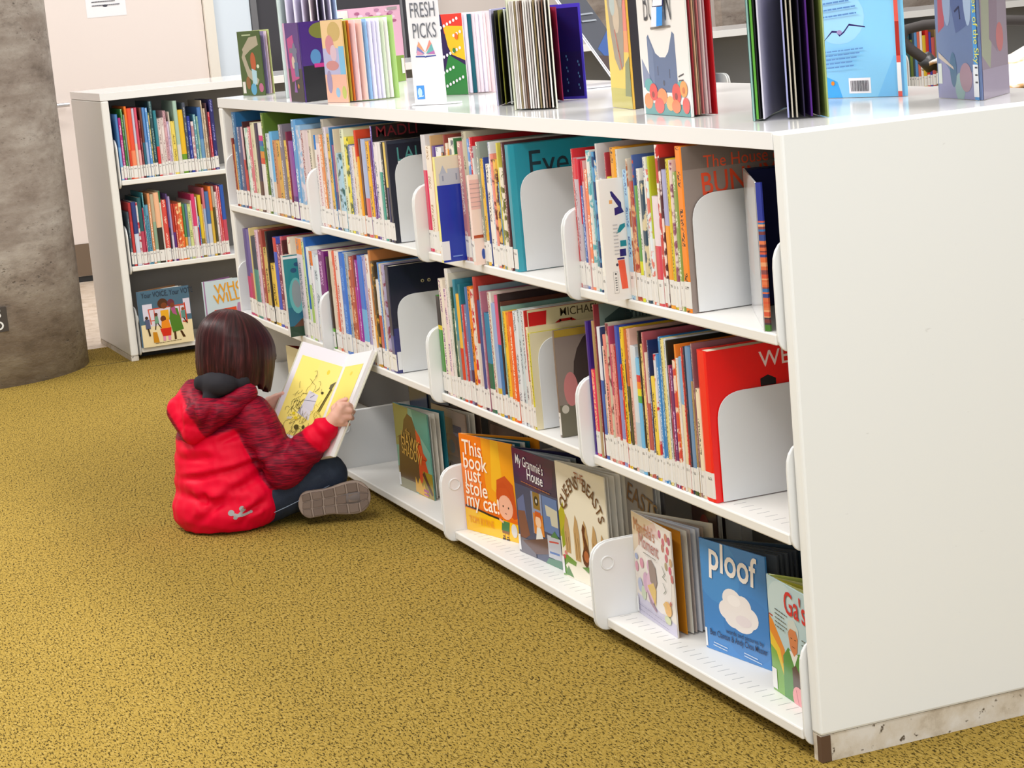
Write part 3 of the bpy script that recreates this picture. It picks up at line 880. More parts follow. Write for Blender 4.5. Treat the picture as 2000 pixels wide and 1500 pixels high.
def shelf_book(M, t, h, d, col, o, label, group):
    """book standing with its spine to the aisle. local: x across the spine, y into the shelf, z up"""
    root = None
    rnd = random.Random(int(t * 1e6) + int(h * 1e4) + int(col, 16))
    c0 = hx(col); ink = None; mode = None; bands = []; vband = None; cover = c0; nolabel = False
    for q in o.split(','):
        if not q or q == '-': continue
        if q[0] == 'b' and '#' in q: f_, cc = q[1:].split('#'); bands.append((float(f_) * h, hx(cc)))
        elif q[0] == 't' and q[1:2] == '#': ink = hx(q[2:]); mode = 't'
        elif q[0] == 'm' and q[1:2] == '#': ink = hx(q[2:]); mode = 'm'
        elif q[0] == 'T' and q[1:2] == '#': bands.append((h * .84, c0)); c0 = hx(q[2:])
        elif q == 'N': nolabel = True
        elif q[0] == 'C' and q[1:2] == '#': cover = hx(q[2:])
    lv = [0.0]; lc = []
    if 'R' in o.split(','):     # striped like a rainbow
        st = [(.0, 'e8e0dc'), (.545, 'd84a28'), (.61, 'd8882a'), (.685, '2a8f88'), (.745, '3560a8'), (.80, 'd83a80'), (.86, 'e8e0dc')]
        lv = [s_ * h for s_, _ in st] + [h]; lc = [hx(c_) for _, c_ in st]
    elif 'V' in o.split(','):   # rainbow at the top third
        st = [(.0, '6ab8e8'), (.62, '58a850'), (.68, 'e8d830'), (.74, 'f08a30'), (.80, 'd83a40'), (.86, '7ac0e8')]
        lv = [s_ * h for s_, _ in st] + [h]; lc = [hx(c_) for _, c_ in st]
    elif 'F' in o.split(','):   # green spine with a dark toothed top
        st = [(.0, '33333a'), (.13, 'e0c828'), (.155, '3a8a2a'), (.655, 'e0c828'), (.70, '3a3a40')]
        lv = [s_ * h for s_, _ in st] + [h]; lc = [hx(c_) for _, c_ in st]
    else:
        for z_, cc in sorted(bands): lv.append(z_); lc.append(cc)
        lv.append(h); lc.append(c0)
    a = t / 2; b = min(.0022, t * .22); r_ = min(.003, t * .3)
    out = [(-a, d), (-a, r_), (-a * .55, 0), (a * .55, 0), (a, r_), (a, d), (a - b, d), (a - b, r_ + .0015), (-a + b, r_ + .0015), (-a + b, d)]
    out = out  # counter-clockwise from above
    off = rnd.random() * 40
    def sc(i, k):
        if i in (1, 2, 3): return (lc[k], ink if ink else lc[k])
        if i in (0, 4): return (cover, cover)
        return (tuple(.8 * q for q in cover), None)
    def su(i, k):
        if i in (1, 2, 3) and mode:
            e0, e1 = {1: (-1, -.55), 2: (-.55, .55), 3: (.55, 1)}[i]
            if mode == 't':
                if lv[k + 1] < h * .22: return None
                return [(lv[k] + off, e0), (lv[k] + off, e1), (lv[k + 1] + off, e1), (lv[k + 1] + off, e0)]
            return [(off, 20 + off)] * 4
        return None
    mb = MB(); mb.prism(out, lv, sidecol=sc, sideuv=su, capcol=cover)
    root = mb.build('picture_book', M_PRINT, None, M)
    tag(root, label, 'book', group)
    mb = MB(); mb.box(-a + b, r_ + .0018, .0025, a - b, d - .004, h - .003, hx('e6ddc8')); mb.build('pages', M_PAPER, root)
    if not nolabel:
        lz = .0045 + rnd.random() * .004; lh = .044 + rnd.random() * .006
        mb = MB(); w = a * .985; e = .0004
        P = [(-w, r_ * .9 - e), (-a * .53, -e), (a * .53, -e), (w, r_ * .9 - e)]
        lo = rnd.random() * 30
        for i in range(3):
            x0, x1 = P[i][0], P[i + 1][0]
            m1 = lz + lh * .52
            mb.poly([(P[i][0], P[i][1], lz), (P[i + 1][0], P[i + 1][1], lz), (P[i + 1][0], P[i + 1][1], m1), (P[i][0], P[i][1], m1)], WHITE)
            q = (P[i][0], P[i][1], m1), (P[i + 1][0], P[i + 1][1], m1), (P[i + 1][0], P[i + 1][1], lz + lh), (P[i][0], P[i][1], lz + lh)
            if i == 1: mb.poly(q, WHITE, (.05, .05, .06), [(lo, -1.6), (lo + .05, -1.6), (lo + .05, 1.6), (lo, 1.6)])
            else: mb.poly(q, WHITE)
        mb.build('spine_label', M_PRINT, root)
    return root

SPECIAL = {}
def cover_frame(t, h, d): return Frame((t / 2, .0, 0), (0, 1, 0), (0, 0, 1), (1, 0, 0), d, h)
PROT = {'Z1': .052, 'Z2': .018, 'Z3': .044, 'Z4': .036}
KEEP = {}
for k, txt in BOOKS.items():
    rows = [q.split(' ') for q in txt.strip().split('\n')]
    rear = k[0] == 'r' and k[1] == 'r'
    z = (RZ[0] if k == 'rr1' else RZ[1]) if rear else (ZS[0] if k[1] == '1' else ZS[1])
    rnd = random.Random(k)
    hs = sorted(float(q[2]) for q in rows); tall = hs[int(len(hs) * .75)]; small = hs[int(len(hs) * .25)]
    for i, (x, t, h, c, o) in enumerate(rows):
        x, t, h = float(x), float(t) - .0006, float(h)
        op = o.split(',')
        d = next((float(q[1:]) for q in op if q[0] == 'D'), None) or (.20 + .05 * rnd.random())
        yo = .003 + rnd.random() * .003
        for q in op:
            if q in PROT: yo = -PROT[q]
        adj = 'tall ' if h > tall else 'short ' if h < small else ''
        lab = '%s%s book, %s from left, %s' % (adj, colour_word(c), ordinal(i + 1), bay_words[k])
        if rear:
            M = Matrix.Translation((RX - .002 - yo, RY + x + t / 2, z + .0008)) @ Matrix.Rotation(R(90), 4, 'Z')
            M = Matrix.Translation((RX + .012 - yo, RY + x + t / 2, z + .0008)) @ Matrix.Rotation(R(90), 4, 'Z')
        else:
            M = Matrix.Translation((x + t / 2, YF + yo, z + .0008))
        if any(q in PROT for q in op): h = {'Z1': .245, 'Z2': .205, 'Z3': .236, 'Z4': .244}[next(q for q in op if q in PROT)]
        b = shelf_book(M, t, h, d, c, o, lab, 'picture books on the ' + bay_words[k].split(',')[0] + (' of the back bookcase' if rear else ''))
        for q in op:
            if q in PROT: SPECIAL[q] = (b, t, h, d)
        if 'K' in op: KEEP[k] = (b, t, h, d)
        KEEP[k + c] = (b, t, h, d)

# covers that show: four books pulled forward, and the last book of each bay above its bookend
b, t, h, d = SPECIAL['Z1']; F = cover_frame(t, h, d)
b['label'] = 'castle book with deep blue cover, pulled forward, top row, third bay from far'
art(b, F, [('r', 0, 0, 1, 1, 'd8cdb4'), ('r', .0, .0, 1, .73, '0a2fa0'), ('r', .03, .73, .5, .84, 'b4b8bf'), ('p', [(.04, .84), (.075, .92), (.11, .84)], 'aab0bb'), ('r', .12, .84, .3, .88, 'b4b8bf'), ('r', .06, .77, .075, .82, '8890a0'), ('r', .2, .77, .215, .83, '8890a0'), ('r', 0, .02, .075, .20, 'e4e2e2'), ('r', .10, .045, .2, .055, '7a98d8')])
b, t, h, d = SPECIAL['Z2']; F = cover_frame(t, h, d)
b['label'] = 'pale pink book with tall tower cover, top row, third bay from far'
art(b, F, [('r', 0, 0, 1, 1, 'f0d6ca'), ('r', .0, .62, .3, .95, 'e8b8b0'), ('r', 0, .30, .3, .335, 'b04a28'), ('e', .09, .12, .02, .06, '3050a0')] + [('r', .0, .65 + i * .05, .3, .656 + i * .05, 'b09a98') for i in range(6)])
b, t, h, d = SPECIAL['Z3']; F = cover_frame(t, h, d)
b['label'] = 'white book with navy and orange cover shapes, pulled forward, top row, nearest bay'
art(b, F, [('r', 0, 0, 1, 1, 'e6dfd8'), ('p', [(.10, .90), (.12, .90), (.2, .80), (.2, .76), (.22, .72), (.13, .70), (.13, .76), (.17, .77), (.11, .86)], '231c66'), ('r', .085, .80, .115, .83, 'e0a060'),
           ('p', [(.13, .55), (.17, .62), (.22, .63), (.22, .60), (.17, .56)], '17808a'), ('r', .16, .44, .22, .49, '17808a'), ('r', .15, .36, .21, .42, '231c66'), ('r', .12, .335, .19, .35, '231c66'), ('p', [(.125, .33), (.19, .33), (.205, .09), (.145, .09)], 'e85a3c'),
           ('e', .115, .295, .012, .012, '404058'), ('r', .07, .06, .115, .24, 'bcb6b0'), ('r', .074, .065, .111, .235, 'e6dfd8')] + [('r', .10, .38 + i * .03, .145, .388 + i * .03, 'b8b4b4') for i in range(9)] + [('r', .083, .085 + i * .02, .102, .092 + i * .02, '505050') for i in range(6)] + [('e', .092, .222, .008, .008, '202020')])
b, t, h, d = SPECIAL['Z4']; F = cover_frame(t, h, d)
b['label'] = 'teal book with grey sea creature cover, pulled forward, middle row, farthest bay'
art(b, F, [('r', 0, 0, 1, 1, '1f8088'), ('r', 0, 0, 1, .36, '12607a'), ('r', 0, .0, 1, .13, '143a24'), ('p', [(.05, .12), (.3, .12), (.3, .28), (.15, .2)], '5a3420'), ('e', .13, .50, .095, .22, '63b0b0'), ('e', .13, .52, .06, .17, '8a9598'), ('e', .12, .81, .04, .03, '104a70'), ('e', .17, .88, .04, .025, '104a70'), ('r', .0, .955, .22, .985, 'e0e4e4')])

def keep(k, shapes, items, label=None):
    b, t, h, d = KEEP[k]; F = cover_frame(t, h, d)
    if label: b['label'] = label
    if shapes: art(b, F, shapes)
    if items: F.o = F.o - F.n * .0013; lettering(b, F, items)
keep('r1c', [('r', 0, 0, 1, 1, '2490a4'), ('r', .0, 0, .045, 1, '2f9fb2')], [('Eyes', .17, .735, .083, '16323c', 0, 'l', 0, .85)], 'teal picture book lettered Eyes beside the bookend, top row, third bay from far')
keep('r1d', [('r', 0, 0, 1, 1, '8f8078'), ('r', 0, .86, 1, 1, '7a6c64')], [('The House of', .16, .86, .033, 'e8542c', 0, 'l', 0, .9), ('BUNNY', .14, .70, .058, 'e04a24', 2, 'l', .008, .8), ('A', .13, .60, .05, 'e04a24', 0, 'l', .006, .8)], 'orange-spined book lettered BUNNY beside the bookend, top row, nearest bay')
keep('r2d', [('r', 0, 0, 1, 1, 'ee1410'), ('p', [(.40, .72), (.40, .77), (.46, .79), (.52, .76), (.52, .72)], '140c0c'), ('p', [(.64, .74), (.66, .79), (.72, .81), (.78, .78), (.8, .74)], '140c0c'), ('r', .84, .72, .9, .82, '140c0c')], [('WE WANT', .40, .845, .042, 'f4d8d0', 1, 'l', .004)], 'thick red book lettered WE WANT beside the bookend, middle row, nearest bay')
keep('r1b', [('r', 0, 0, 1, 1, '12162a'), ('r', 0, .97, 1, 1, '2a3040')], [('LAU', .10, .80, .05, '4a8f8a', 0, 'l', 0, .85), ('F', .10, .66, .055, 'd8d8d8', 0, 'l', 0, .8)], 'dark navy book lettered in teal beside the bookend, top row, second bay from far')
keep('r2b', [('r', 0, 0, 1, 1, '1c1c30'), ('r', 0, 0, 1, .42, '30326e'), ('e', .35, .83, .018, .016, 'b0a880'), ('e', .42, .83, .018, .016, 'b0a880'), ('e', .352, .828, .008, .008, '201808'), ('e', .422, .828, .008, .008, '201808'), ('e', .12, .38, .03, .03, 'b0b4c8'), ('r', .01, .03, .09, .20, 'e6e6e8')], None, 'dark night-time picture book with yellow eyes cover, middle row, second bay from far')
keep('r1b5a3fa0', [('r', 0, 0, 1, 1, '1c1618'), ('e', .3, .82, .22, .06, '3a3024'), ('e', .7, .8, .2, .06, '443428')], [('MADLI', .06, .90, .04, '7a1420', 0, 'l', .004, 1.0)])
keep('r2c', [('r', 0, 0, 1, 1, 'e4d8b4'), ('e', .35, .76, .14, .05, 'd8a030')], None)

# two taller books whose covers show their authors above the row
keep('r2cc83028', [('r', 0, 0, 1, 1, 'd8cca0'), ('r', 0, 0, .03, 1, 'c83028'), ('p', [(.04, .82), (.22, .82), (.24, .98), (.04, .98)], 'c82020'), ('l', [(.30, .84), (.38, .88), (.50, .88), (.58, .84)], .006, 'b82820')], [('MICHAEL', .385, .915, .026, '4a3c20', 0, 'l', .002, .9)], 'red-spined cream book lettered MICHAEL, middle row, third bay from far')
keep('r2d8a3038', [('r', 0, 0, 1, 1, '66756d'), ('r', 0, 0, .05, 1, '7a2a30'), ('p', [(.1, .9), (.3, .98), (.38, .9), (.3, .82), (.1, .8)], '2c3c38')], [('Emma C', .30, .885, .032, '24302c', 0, 'l', 0, .95)], 'dark red-spined grey book lettered Emma, middle row, nearest bay')
# book with a portrait cover leaning beyond the bookend
pb = shelf_book(Matrix.Translation((-1.085, YF + .016, ZS[1] + .0008)), .012, .235, .21, '7a6a60', '-', 'book with brown portrait cover beyond the bookend, middle row, third bay from far', 'picture books on the middle row')
Fp = cover_frame(.012, .235, .21)
art(pb, Fp, [('r', 0, 0, 1, 1, '8a7a70'), ('r', 0, .0, 1, .3, '6a6450'), ('e', .50, .56, .32, .42, '3a2a26'), ('e', .62, .50, .24, .30, 'c08a6a'), ('e', .14, .44, .08, .16, 'c87a78'), ('l', [(.56, .58), (.66, .60)], .004, '4a3028'), ('l', [(.76, .6), (.84, .585)], .004, '4a3028'), ('l', [(.6, .36), (.76, .37)], .004, '9a5048'), ('r', .0, .935, 1, 1, 'a88a30'), ('e', .06, .26, .04, .04, 'c8c0b0')])

# ---------------------------------------------------------------- display books standing open
def line_cross(p, a, q, b):
    den = a.x * b.y - a.y * b.x
    if abs(den) < 1e-4: return (p + q) / 2
    t = ((q.x - p.x) * b.y - (q.y - p.y) * b.x) / den
    return p + a * t
def display_book(name, label, cat, group, Hq, Fq, Bq, z, h, front, back, leaves, shapes=(), items=(), side='front', th=.0032, inner=None, page=('efe9dc',), mat=None, back_shapes=(), back_in=(), front_in=()):
    """hard-backed book standing open like a V. Hq = spine, Fq / Bq = free edges of the two boards (x, y on the shelf)"""
    H, Fv, B = (Vector((q[0], q[1], 0)) for q in (Hq, Fq, Bq))
    root = empty(name, (H.x, H.y, z), label, cat, group)
    F0, B0 = Fv - H, B - H
    df, db = F0.normalized(), B0.normalized()
    nf = Vector((df.y, -df.x, 0)); nf = nf if nf.dot(B0) < 0 else -nf
    nb = Vector((db.y, -db.x, 0)); nb = nb if nb.dot(F0) < 0 else -nb
    hin = (df + db).normalized() * min(.02, th / max(.05, (1 - df.dot(db)) ** .5))
    # V shaped case
    def board(nm, d, n, L, col, other):
        o = [Vector((0, 0, 0)), d * L, d * L + n * th, n * th]
        if (o[1] - o[0]).cross(o[2] - o[1]).z < 0: o = o[::-1]
        mb = MB(); mb.prism([tuple(q[:2]) for q in o], [0, h], cols=hx(col)); ob = mb.build(nm, M_GLOSS, root)
        return bevel(ob, .0008, 1)
    fo = board('front_cover', df, nf, F0.length, front, B0); bo = board('back_cover', db, nb, B0.length, back, F0)
    # spine strip joining the boards on the outside
    o = [Vector((0, 0, 0)) + nf * th, (nf + nb).normalized() * th * 1.05 - (df + db) * .001, nb * th, Vector((0, 0, 0))]
    if sum(a.x * b.y - a.y * b.x for a, b in zip(o, o[1:] + o[:1])) < 0: o = o[::-1]
    mb = MB(); mb.prism([tuple(q[:2]) for q in o], [0, h], cols=hx(front)); mb.build('spine', M_GLOSS, root)
    # fanned leaves: one star-shaped block rooted at the spine; leaves = (fraction of the opening, length fraction, thickness, colour)
    af, ab = math.atan2(df.y, df.x), math.atan2(db.y, db.x)
    dd = (ab - af + pi) % (2 * pi) - pi
    for (t, lf, tk, col) in leaves:
        a = af + dd * t; d = Vector((cos(a), sin(a), 0)); n = Vector((-d.y, d.x, 0)); L = (F0.length * (1 - t) + B0.length * t) * lf
        bend = n * (.012 * (t - .5) * (1 if dd > 0 else -1))
        s0 = d * .006
        c = [s0 - n * tk * .3, d * L * .5 + bend - n * tk * .5, d * L - n * tk * .5, d * L + n * tk * .5, d * L * .5 + bend + n * tk * .5, s0 + n * tk * .3]
        mb = MB(); mb.prism([tuple(q[:2]) for q in c], [.003, h - .004], cols=hx(col)); mb.build('page_leaf', M_PAPER, root)
    def frame_for(d, n, L):
        r = (-n).cross(Vector((0, 0, 1)))
        o = n * th + (Vector((0, 0, 0)) if r.dot(d) > 0 else d * L)
        return Frame(o, r, (0, 0, 1), n, L, h)
    Ff = frame_for(df, nf, F0.length)
    if shapes: art(fo, Ff, shapes)
    if items: lettering(fo, Ff, items)
    if back_shapes: art(bo, frame_for(db, nb, B0.length), back_shapes)
    def inner_for(d, n, L):
        m = -n; r = (-m).cross(Vector((0, 0, 1)))
        return Frame(Vector((0, 0, 0)) if r.dot(d) > 0 else d * L, r, (0, 0, 1), m, L, h)
    if back_in: art(bo, inner_for(db, nb, B0.length), back_in)
    if front_in: art(fo, inner_for(df, nf, F0.length), front_in)
    return root, Ff, fo, bo
fan = lambda n, a=.1, b=.9, cols=('efe9dc',), tk=.0016, lf=.96: [(a + (b - a) * i / max(1, n - 1), lf, tk, cols[i % len(cols)]) for i in range(n)]
GB = 'picture books facing out on the bottom shelf'
ZB = ZS[2] + .0004
TAGW = [('r', .0, .02, .05, .17, 'e8e8ea')]
# long-haired profile in teal
display_book('display_book', 'teal and brown book with long-haired red profile, lettered hawk shadow', 'book', GB, (-2.3896, .049), (-2.148, .062), (-2.16, .11), ZB, .2335, '5f9a8c', '1f6a78', fan(3, .2, .8),
    [('r', 0, 0, 1, 1, '6fa899'), ('p', [(0, .5), (.35, .55), (.45, 1), (0, 1)], '8d8f52'), ('p', [(.6, .8), (1, .55), (1, 1), (.55, 1)], '3f8f85'), ('r', .55, 0, 1, .3, '9a8420'), ('r', 0, 0, .5, .25, '8f8a68'),
     ('p', [(.02, .12), (.1, .62), (.02, .58), (.22, .66), (.30, .84), (.42, .93), (.55, .90), (.66, .72), (.70, .4), (.62, .12)], '54371c'), ('p', [(.62, .78), (.74, .70), (.80, .52), (.90, .46), (.84, .42), (.90, .30), (.74, .30), (.72, .18), (.62, .10), (.64, .4)], 'c8421c'),
     ('l', [(.64, .62), (.74, .61)], .003, '2a1208'), ('l', [(.76, .44), (.86, .44)], .002, '7a2810'), ('p', [(.48, .02), (.5, .2), (.56, .12), (.62, .2), (.70, .1), (.74, .16), (.82, .0)], 'e0a828'), ('r', .72, .06, .86, .09, 'a84a80'), ('r', .72, .02, .86, .04, 'a84a80'), ('p', [(.78, .3), (.98, .06), (.94, .04), (.72, .26)], '50281a')] + TAGW,
    [('the', .32, .68, .026, 'c89a40', -8, 'l', .004), ('HAWK', .18, .555, .050, 'd8a84c', -7, 'l', .006, .85), ('SHADOW', .17, .43, .044, 'd8a84c', -7, 'l', .006, .72)])
# box of memories
display_book('display_book', 'brown and grey book lettered memory box, behind the orange one', 'book', GB, (-2.325, .1367), (-2.092, .148), (-2.10, .19), ZB, .2282, '9a8272', '4a3a34', fan(2, .3, .7),
    [('r', 0, 0, 1, 1, 'a08a7c'), ('r', .07, .2, .30, .86, '6d6672'), ('r', .10, .6, .28, .83, '8b8794'), ('r', .58, .30, .86, .83, '44364e'), ('r', .62, .55, .84, .74, '786a80'), ('r', .32, .52, .62, .90, '8a6a42'), ('r', .34, .2, .78, .70, '7a5434'), ('p', [(.36, .45), (.44, .70), (.66, .72), (.72, .45)], '8f6038'), ('e', .54, .56, .10, .08, '687078'), ('r', .32, .08, .80, .34, '604020'), ('l', [(.34, .38), (.76, .33)], .002, '402810')] + TAGW,
    [('Memory', .36, .27, .034, 'd8b828', -6, 'l', .006, .85), ('Box', .48, .13, .040, 'd8b828', -5, 'l', .006)])
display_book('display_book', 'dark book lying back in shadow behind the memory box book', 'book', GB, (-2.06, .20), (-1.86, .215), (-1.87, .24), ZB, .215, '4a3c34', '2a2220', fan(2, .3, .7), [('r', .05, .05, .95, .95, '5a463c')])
# orange book
display_book('display_book', 'bright orange book lettered this book just stole my cat', 'book', GB, (-1.801, .0241), (-1.5776, .0762), (-1.592, .15), ZB, .2457, 'f08418', 'e89020', fan(4, .15, .75, ('dfe4e4', '1f5a6a')),
    [('r', 0, 0, 1, 1, 'f27a10'), ('p', [(.45, .38), (.42, 1), (1, 1), (1, .3)], 'f4a018'), ('p', [(.55, .5), (.6, 1), (.74, 1), (.78, .4)], 'f6b824'), ('p', [(0, 0), (0, .235), (1, .19), (1, 0)], 'f8c010'), ('p', [(0, .235), (0, .28), (1, .22), (1, .185)], 'e8680c'),
     ('l', [(.02, .255), (.2, .245), (.45, .215), (.70, .195)], .0055, '2c1c18'), ('e', .80, .43, .17, .20, 'c8481a'), ('p', [(.63, .40), (.66, .6), (.82, .66), (.96, .58), (1, .25), (.93, .23)], 'cc4c1c'), ('e', .79, .335, .135, .125, 'f2b498'), ('p', [(.64, .38), (.68, .52), (.84, .54), (.93, .40), (.90, .50), (.78, .60), (.66, .55)], 'c8481a'), ('e', .745, .345, .011, .012, '302020'), ('e', .845, .335, .011, .012, '302020'), ('l', [(.775, .275), (.80, .27)], .0016, '702020'),
     ('p', [(.70, .19), (.68, .09), (.82, .08), (.84, .19)], '3f7a4c'), ('l', [(.72, .18), (.66, .20)], .006, 'f2b498'), ('e', .92, .115, .055, .07, 'd8d4d0'), ('r', .69, .065, .82, .092, '8a5a28'), ('r', .70, .02, .735, .066, 'e8b028'), ('r', .77, .015, .805, .062, 'e8b028'), ('r', .70, .03, .735, .042, '402018'), ('r', .77, .025, .805, .037, '402018'), ('r', .69, .0, .74, .02, '30180c'), ('r', .76, -.0, .82, .016, '30180c')],
    [('This', .055, 0.800, .054, 'fff0dc', -1, 'l', .011, .92), ('book', .055, 0.660, .054, 'fff0dc', -1, 'l', .011, .92), ('just', .055, 0.530, .054, 'fff0dc', -1, 'l', .011, .92), ('stole', .055, 0.390, .054, 'fff0dc', -1, 'l', .011, .92), ('my cat!', .055, 0.260, .054, 'fff0dc', -1, 'l', .011, .92), ('TOM BYRNE', .07, .09, .025, 'e8961a', 0, 'l', .001, .8)])
# house book
display_book('display_book', 'dark purple and blue book lettered my house, beside the orange book', 'book', GB, (-1.5143, .0516), (-1.2865, .066), (-1.30, .15), ZB, .2545, '2e2a4c', '2a2848', fan(4, .15, .7, ('c8ccd0', '9aa4ac')),
    [('r', 0, 0, 1, 1, '3a4668'), ('r', 0, .66, 1, 1, '2c284c'), ('p', [(.1, .9), (.95, .92), (.9, .74), (.55, .64), (.14, .70)], '46284e'), ('p', [(.03, .5), (.2, .58), (.24, .3), (.05, .25)], '5a6a9a'), ('p', [(.03, .40), (.2, .42), (.28, .2), (.05, .1)], '7a4a40'), ('r', .38, .24, .62, .64, '8a97b8'), ('r', .42, .48, .58, .64, '8a6a30'), ('e', .5, .56, .05, .045, '2a2620'), ('e', .5, .56, .018, .02, 'd0d0d0'), ('r', .64, .3, .98, .64, '5878ac'), ('p', [(.70, .56), (.97, .54), (.97, .38), (.82, .38), (.80, .46), (.72, .46)], 'c8c4b0'),
     ('p', [(.40, .24), (.40, .44), (.62, .44), (.64, .24)], 'd88030'), ('e', .51, .365, .065, .06, 'f0c8a8'), ('p', [(.43, .36), (.45, .46), (.58, .46), (.60, .36), (.56, .41), (.46, .41)], 'c8501c'), ('p', [(.42, .17), (.47, .31), (.56, .31), (.62, .17)], 'e4e4e0'), ('p', [(.42, .14), (.45, .19), (.6, .19), (.62, .14)], '3a4a34'), ('r', .0, .0, .40, .15, '63606e'), ('p', [(.1, .12), (.7, .24), (.75, .1), (.4, .04)], '5a3a38'), ('r', .70, .07, 1, .28, 'b9bcc6'), ('l', [(.74, .22), (.95, .24)], .004, 'c04040'), ('l', [(.74, .12), (.95, .13)], .005, '3a6ab0'), ('p', [(.78, .27), (.88, .34), (.98, .28)], '3f7a4a'), ('p', [(.62, .0), (1, .0), (1, .08), (.7, .06)], '4a8068')] + TAGW + lines(.18, .70, .9, 1, .03, .002, 'b06a40', -.03, 3),
    [('My Grammie\'s', .09, .86, .034, 'f0f0f0', -3, 'l', .004, .74), ('House', .34, .74, .038, 'f0f0f0', -3, 'l', .004, .85)])
# beasts
q0, Fq, fq, _ = display_book('display_book', 'cream book with brown arched lettering queen\'s beasts, beside the divider', 'book', GB, (-1.2516, .0528), (-1.0175, .069), (-1.03, .125), ZB, .266, 'ece4d0', 'e0d8c8', fan(3, .2, .8),
    [('r', 0, 0, 1, 1, 'ece4d0'), ('p', [(.0, .56), (.10, .66), (.14, .52), (.10, .36), (.0, .34)], 'b4ac28'), ('p', [(.02, .38), (.1, .46), (.12, .3), (.03, .24)], '8fa028'), ('p', [(.0, .06), (.12, .13), (.28, .12), (.3, .16), (.1, .2), (0, .16)], '6a9438'), ('p', [(0, .0), (.05, .1), (.16, .02)], '6aa040'), ('p', [(.05, .02), (.12, .1), (.22, .01)], '4a8030'), ('e', .05, .17, .03, .02, 'd05060'), ('e', .09, .21, .03, .02, 'd88080')] +
     [s for i, (x, y0, y1) in enumerate(((.15, .22, .56), (.35, .18, .58), (.53, .26, .56), (.72, .26, .55), (.88, .26, .50))) for s in (('p', [(x - .055, y0), (x - .06, y1 - .14), (x - .025, y1 - .05), (x - .01, y1), (x + .03, y1 - .05), (x + .055, y1 - .16), (x + .05, y0)], 'c09a68'), ('l', [(x - .02, y0 + .02), (x - .03, y1 - .16)], .002, '7a5a34'), ('l', [(x + .025, y0 + .03), (x + .02, y1 - .2)], .002, '8a6a40'))] +
     [('p', [(.46, .18), (.44, .24), (.50, .34), (.47, .47), (.50, .53), (.54, .50), (.52, .44), (.58, .32), (.60, .22), (.52, .15)], '5c2418'), ('e', .53, .25, .05, .05, 'b0603a'), ('p', [(.42, .14), (.6, .17), (.55, .11)], '5a8a3a')] + TAGW,
    [('arc', "QUEENS BEASTS", .50, .50, .36, .32, 156, 20, .043, '6a4424'), ('THE', .40, .885, .030, '9a5a3c', -3, 'l', .004, .8)])
display_book('display_book', 'beasts book coloured grey as if shaded, standing behind the divider', 'book', GB, (-1.02, .12), (-.902, .13), (-.91, .155), ZB, .266, '8d8680', '6a6460', fan(2, .3, .7), [('r', 0, 0, 1, 1, '958e88')], [('EASTS', .04, .80, .058, '7c5c38', -16, 'l', .003, .85)])  # second copy of the cream book, shade put into its grey
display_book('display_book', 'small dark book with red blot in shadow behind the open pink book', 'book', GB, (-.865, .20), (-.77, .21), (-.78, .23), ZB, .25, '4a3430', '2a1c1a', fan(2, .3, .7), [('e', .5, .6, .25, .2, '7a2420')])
# pink garden book, open wide with its leaves fanned
display_book('display_book', 'pale pink floral book standing open with leaves fanned, lettered moment', 'book', GB, (-.874, .064), (-.655, .049), (-.66, .142), ZB, .2217, 'e6dcd2', 'd8cdb8', [(.22, .97, .002, 'c07c18'), (.36, .98, .002, 'd8d4c8'), (.46, .97, .002, 'c4b4ac'), (.58, .98, .0024, 'dfe2ea'), (.68, .98, .002, 'd4d8e4'), (.80, .97, .002, 'b09a88')],
    [('r', 0, 0, 1, 1, 'e8dfd6'), ('p', [(0, .6), (0, 1), (.6, 1), (.3, .8)], 'd8c4a8'), ('p', [(.3, .9), (.6, 1), (.7, .9), (.6, .75)], 'dcc0b8'), ('p', [(.02, 0), (.02, .2), (1, .12), (1, 0)], 'c9c4da'), ('e', .62, .5, .32, .36, 'ece6e2')] +
     [('e', x, y, .035, .04, c) for x, y, c in ((.72, .92, 'b83a70'), (.8, .86, 'c84a60'), (.9, .80, 'd04858'), (.78, .80, 'b86a50'), (.86, .72, 'c85060'), (.95, .90, 'b04060'), (.93, .62, 'd04068'), (.96, .70, 'c89a60'), (.88, .92, 'c87858'), (.84, .64, 'a8905a'), (.97, .55, 'c05a58'))] +
     [('e', .20, .53, .05, .05, 'd88aa0'), ('e', .06, .47, .04, .05, 'dc90a8'), ('e', .07, .57, .04, .03, '9aa8d0'), ('e', .12, .30, .06, .07, 'b0b8d8'), ('e', .2, .24, .06, .07, 'c4d0b0'), ('e', .28, .36, .07, .1, 'd0a0c0'), ('e', .42, .54, .08, .07, 'd8a8c4'), ('e', .4, .33, .1, .16, 'e0b4cc'), ('p', [(.38, .60), (.46, .62), (.56, .56), (.58, .42), (.52, .34), (.40, .40)], '8a7060'), ('p', [(.32, .34), (.48, .40), (.54, .34), (.50, .18)], 'e0b848'), ('p', [(.30, .3), (.40, .22), (.52, .14), (.5, .12), (.36, .18)], 'a07a90'), ('e', .82, .23, .09, .07, 'e8b050'), ('e', .90, .30, .02, .02, 'c04828'), ('p', [(.7, .25), (.78, .3), (.80, .18)], 'e0b460'), ('e', .8, .12, .08, .04, 'c8d0a0'), ('l', [(.74, .62), (.80, .56), (.74, .52), (.82, .5)], .002, '788070'), ('l', [(.74, .46), (.8, .4), (.74, .36)], .002, '788070')] + TAGW + lines(.05, .10, .95, 2, .045, .0015, '8a86a8', -.02, 5) + lines(.3, .66, .72, 1, .04, .002, '6a6a60', -.02, 6),
    [('Mandala\'s', .06, .835, .040, 'b06a3a', -3, 'l', 0, .78), ('Moment', .17, .70, .042, 'b0685c', -3, 'l', 0, .78)])
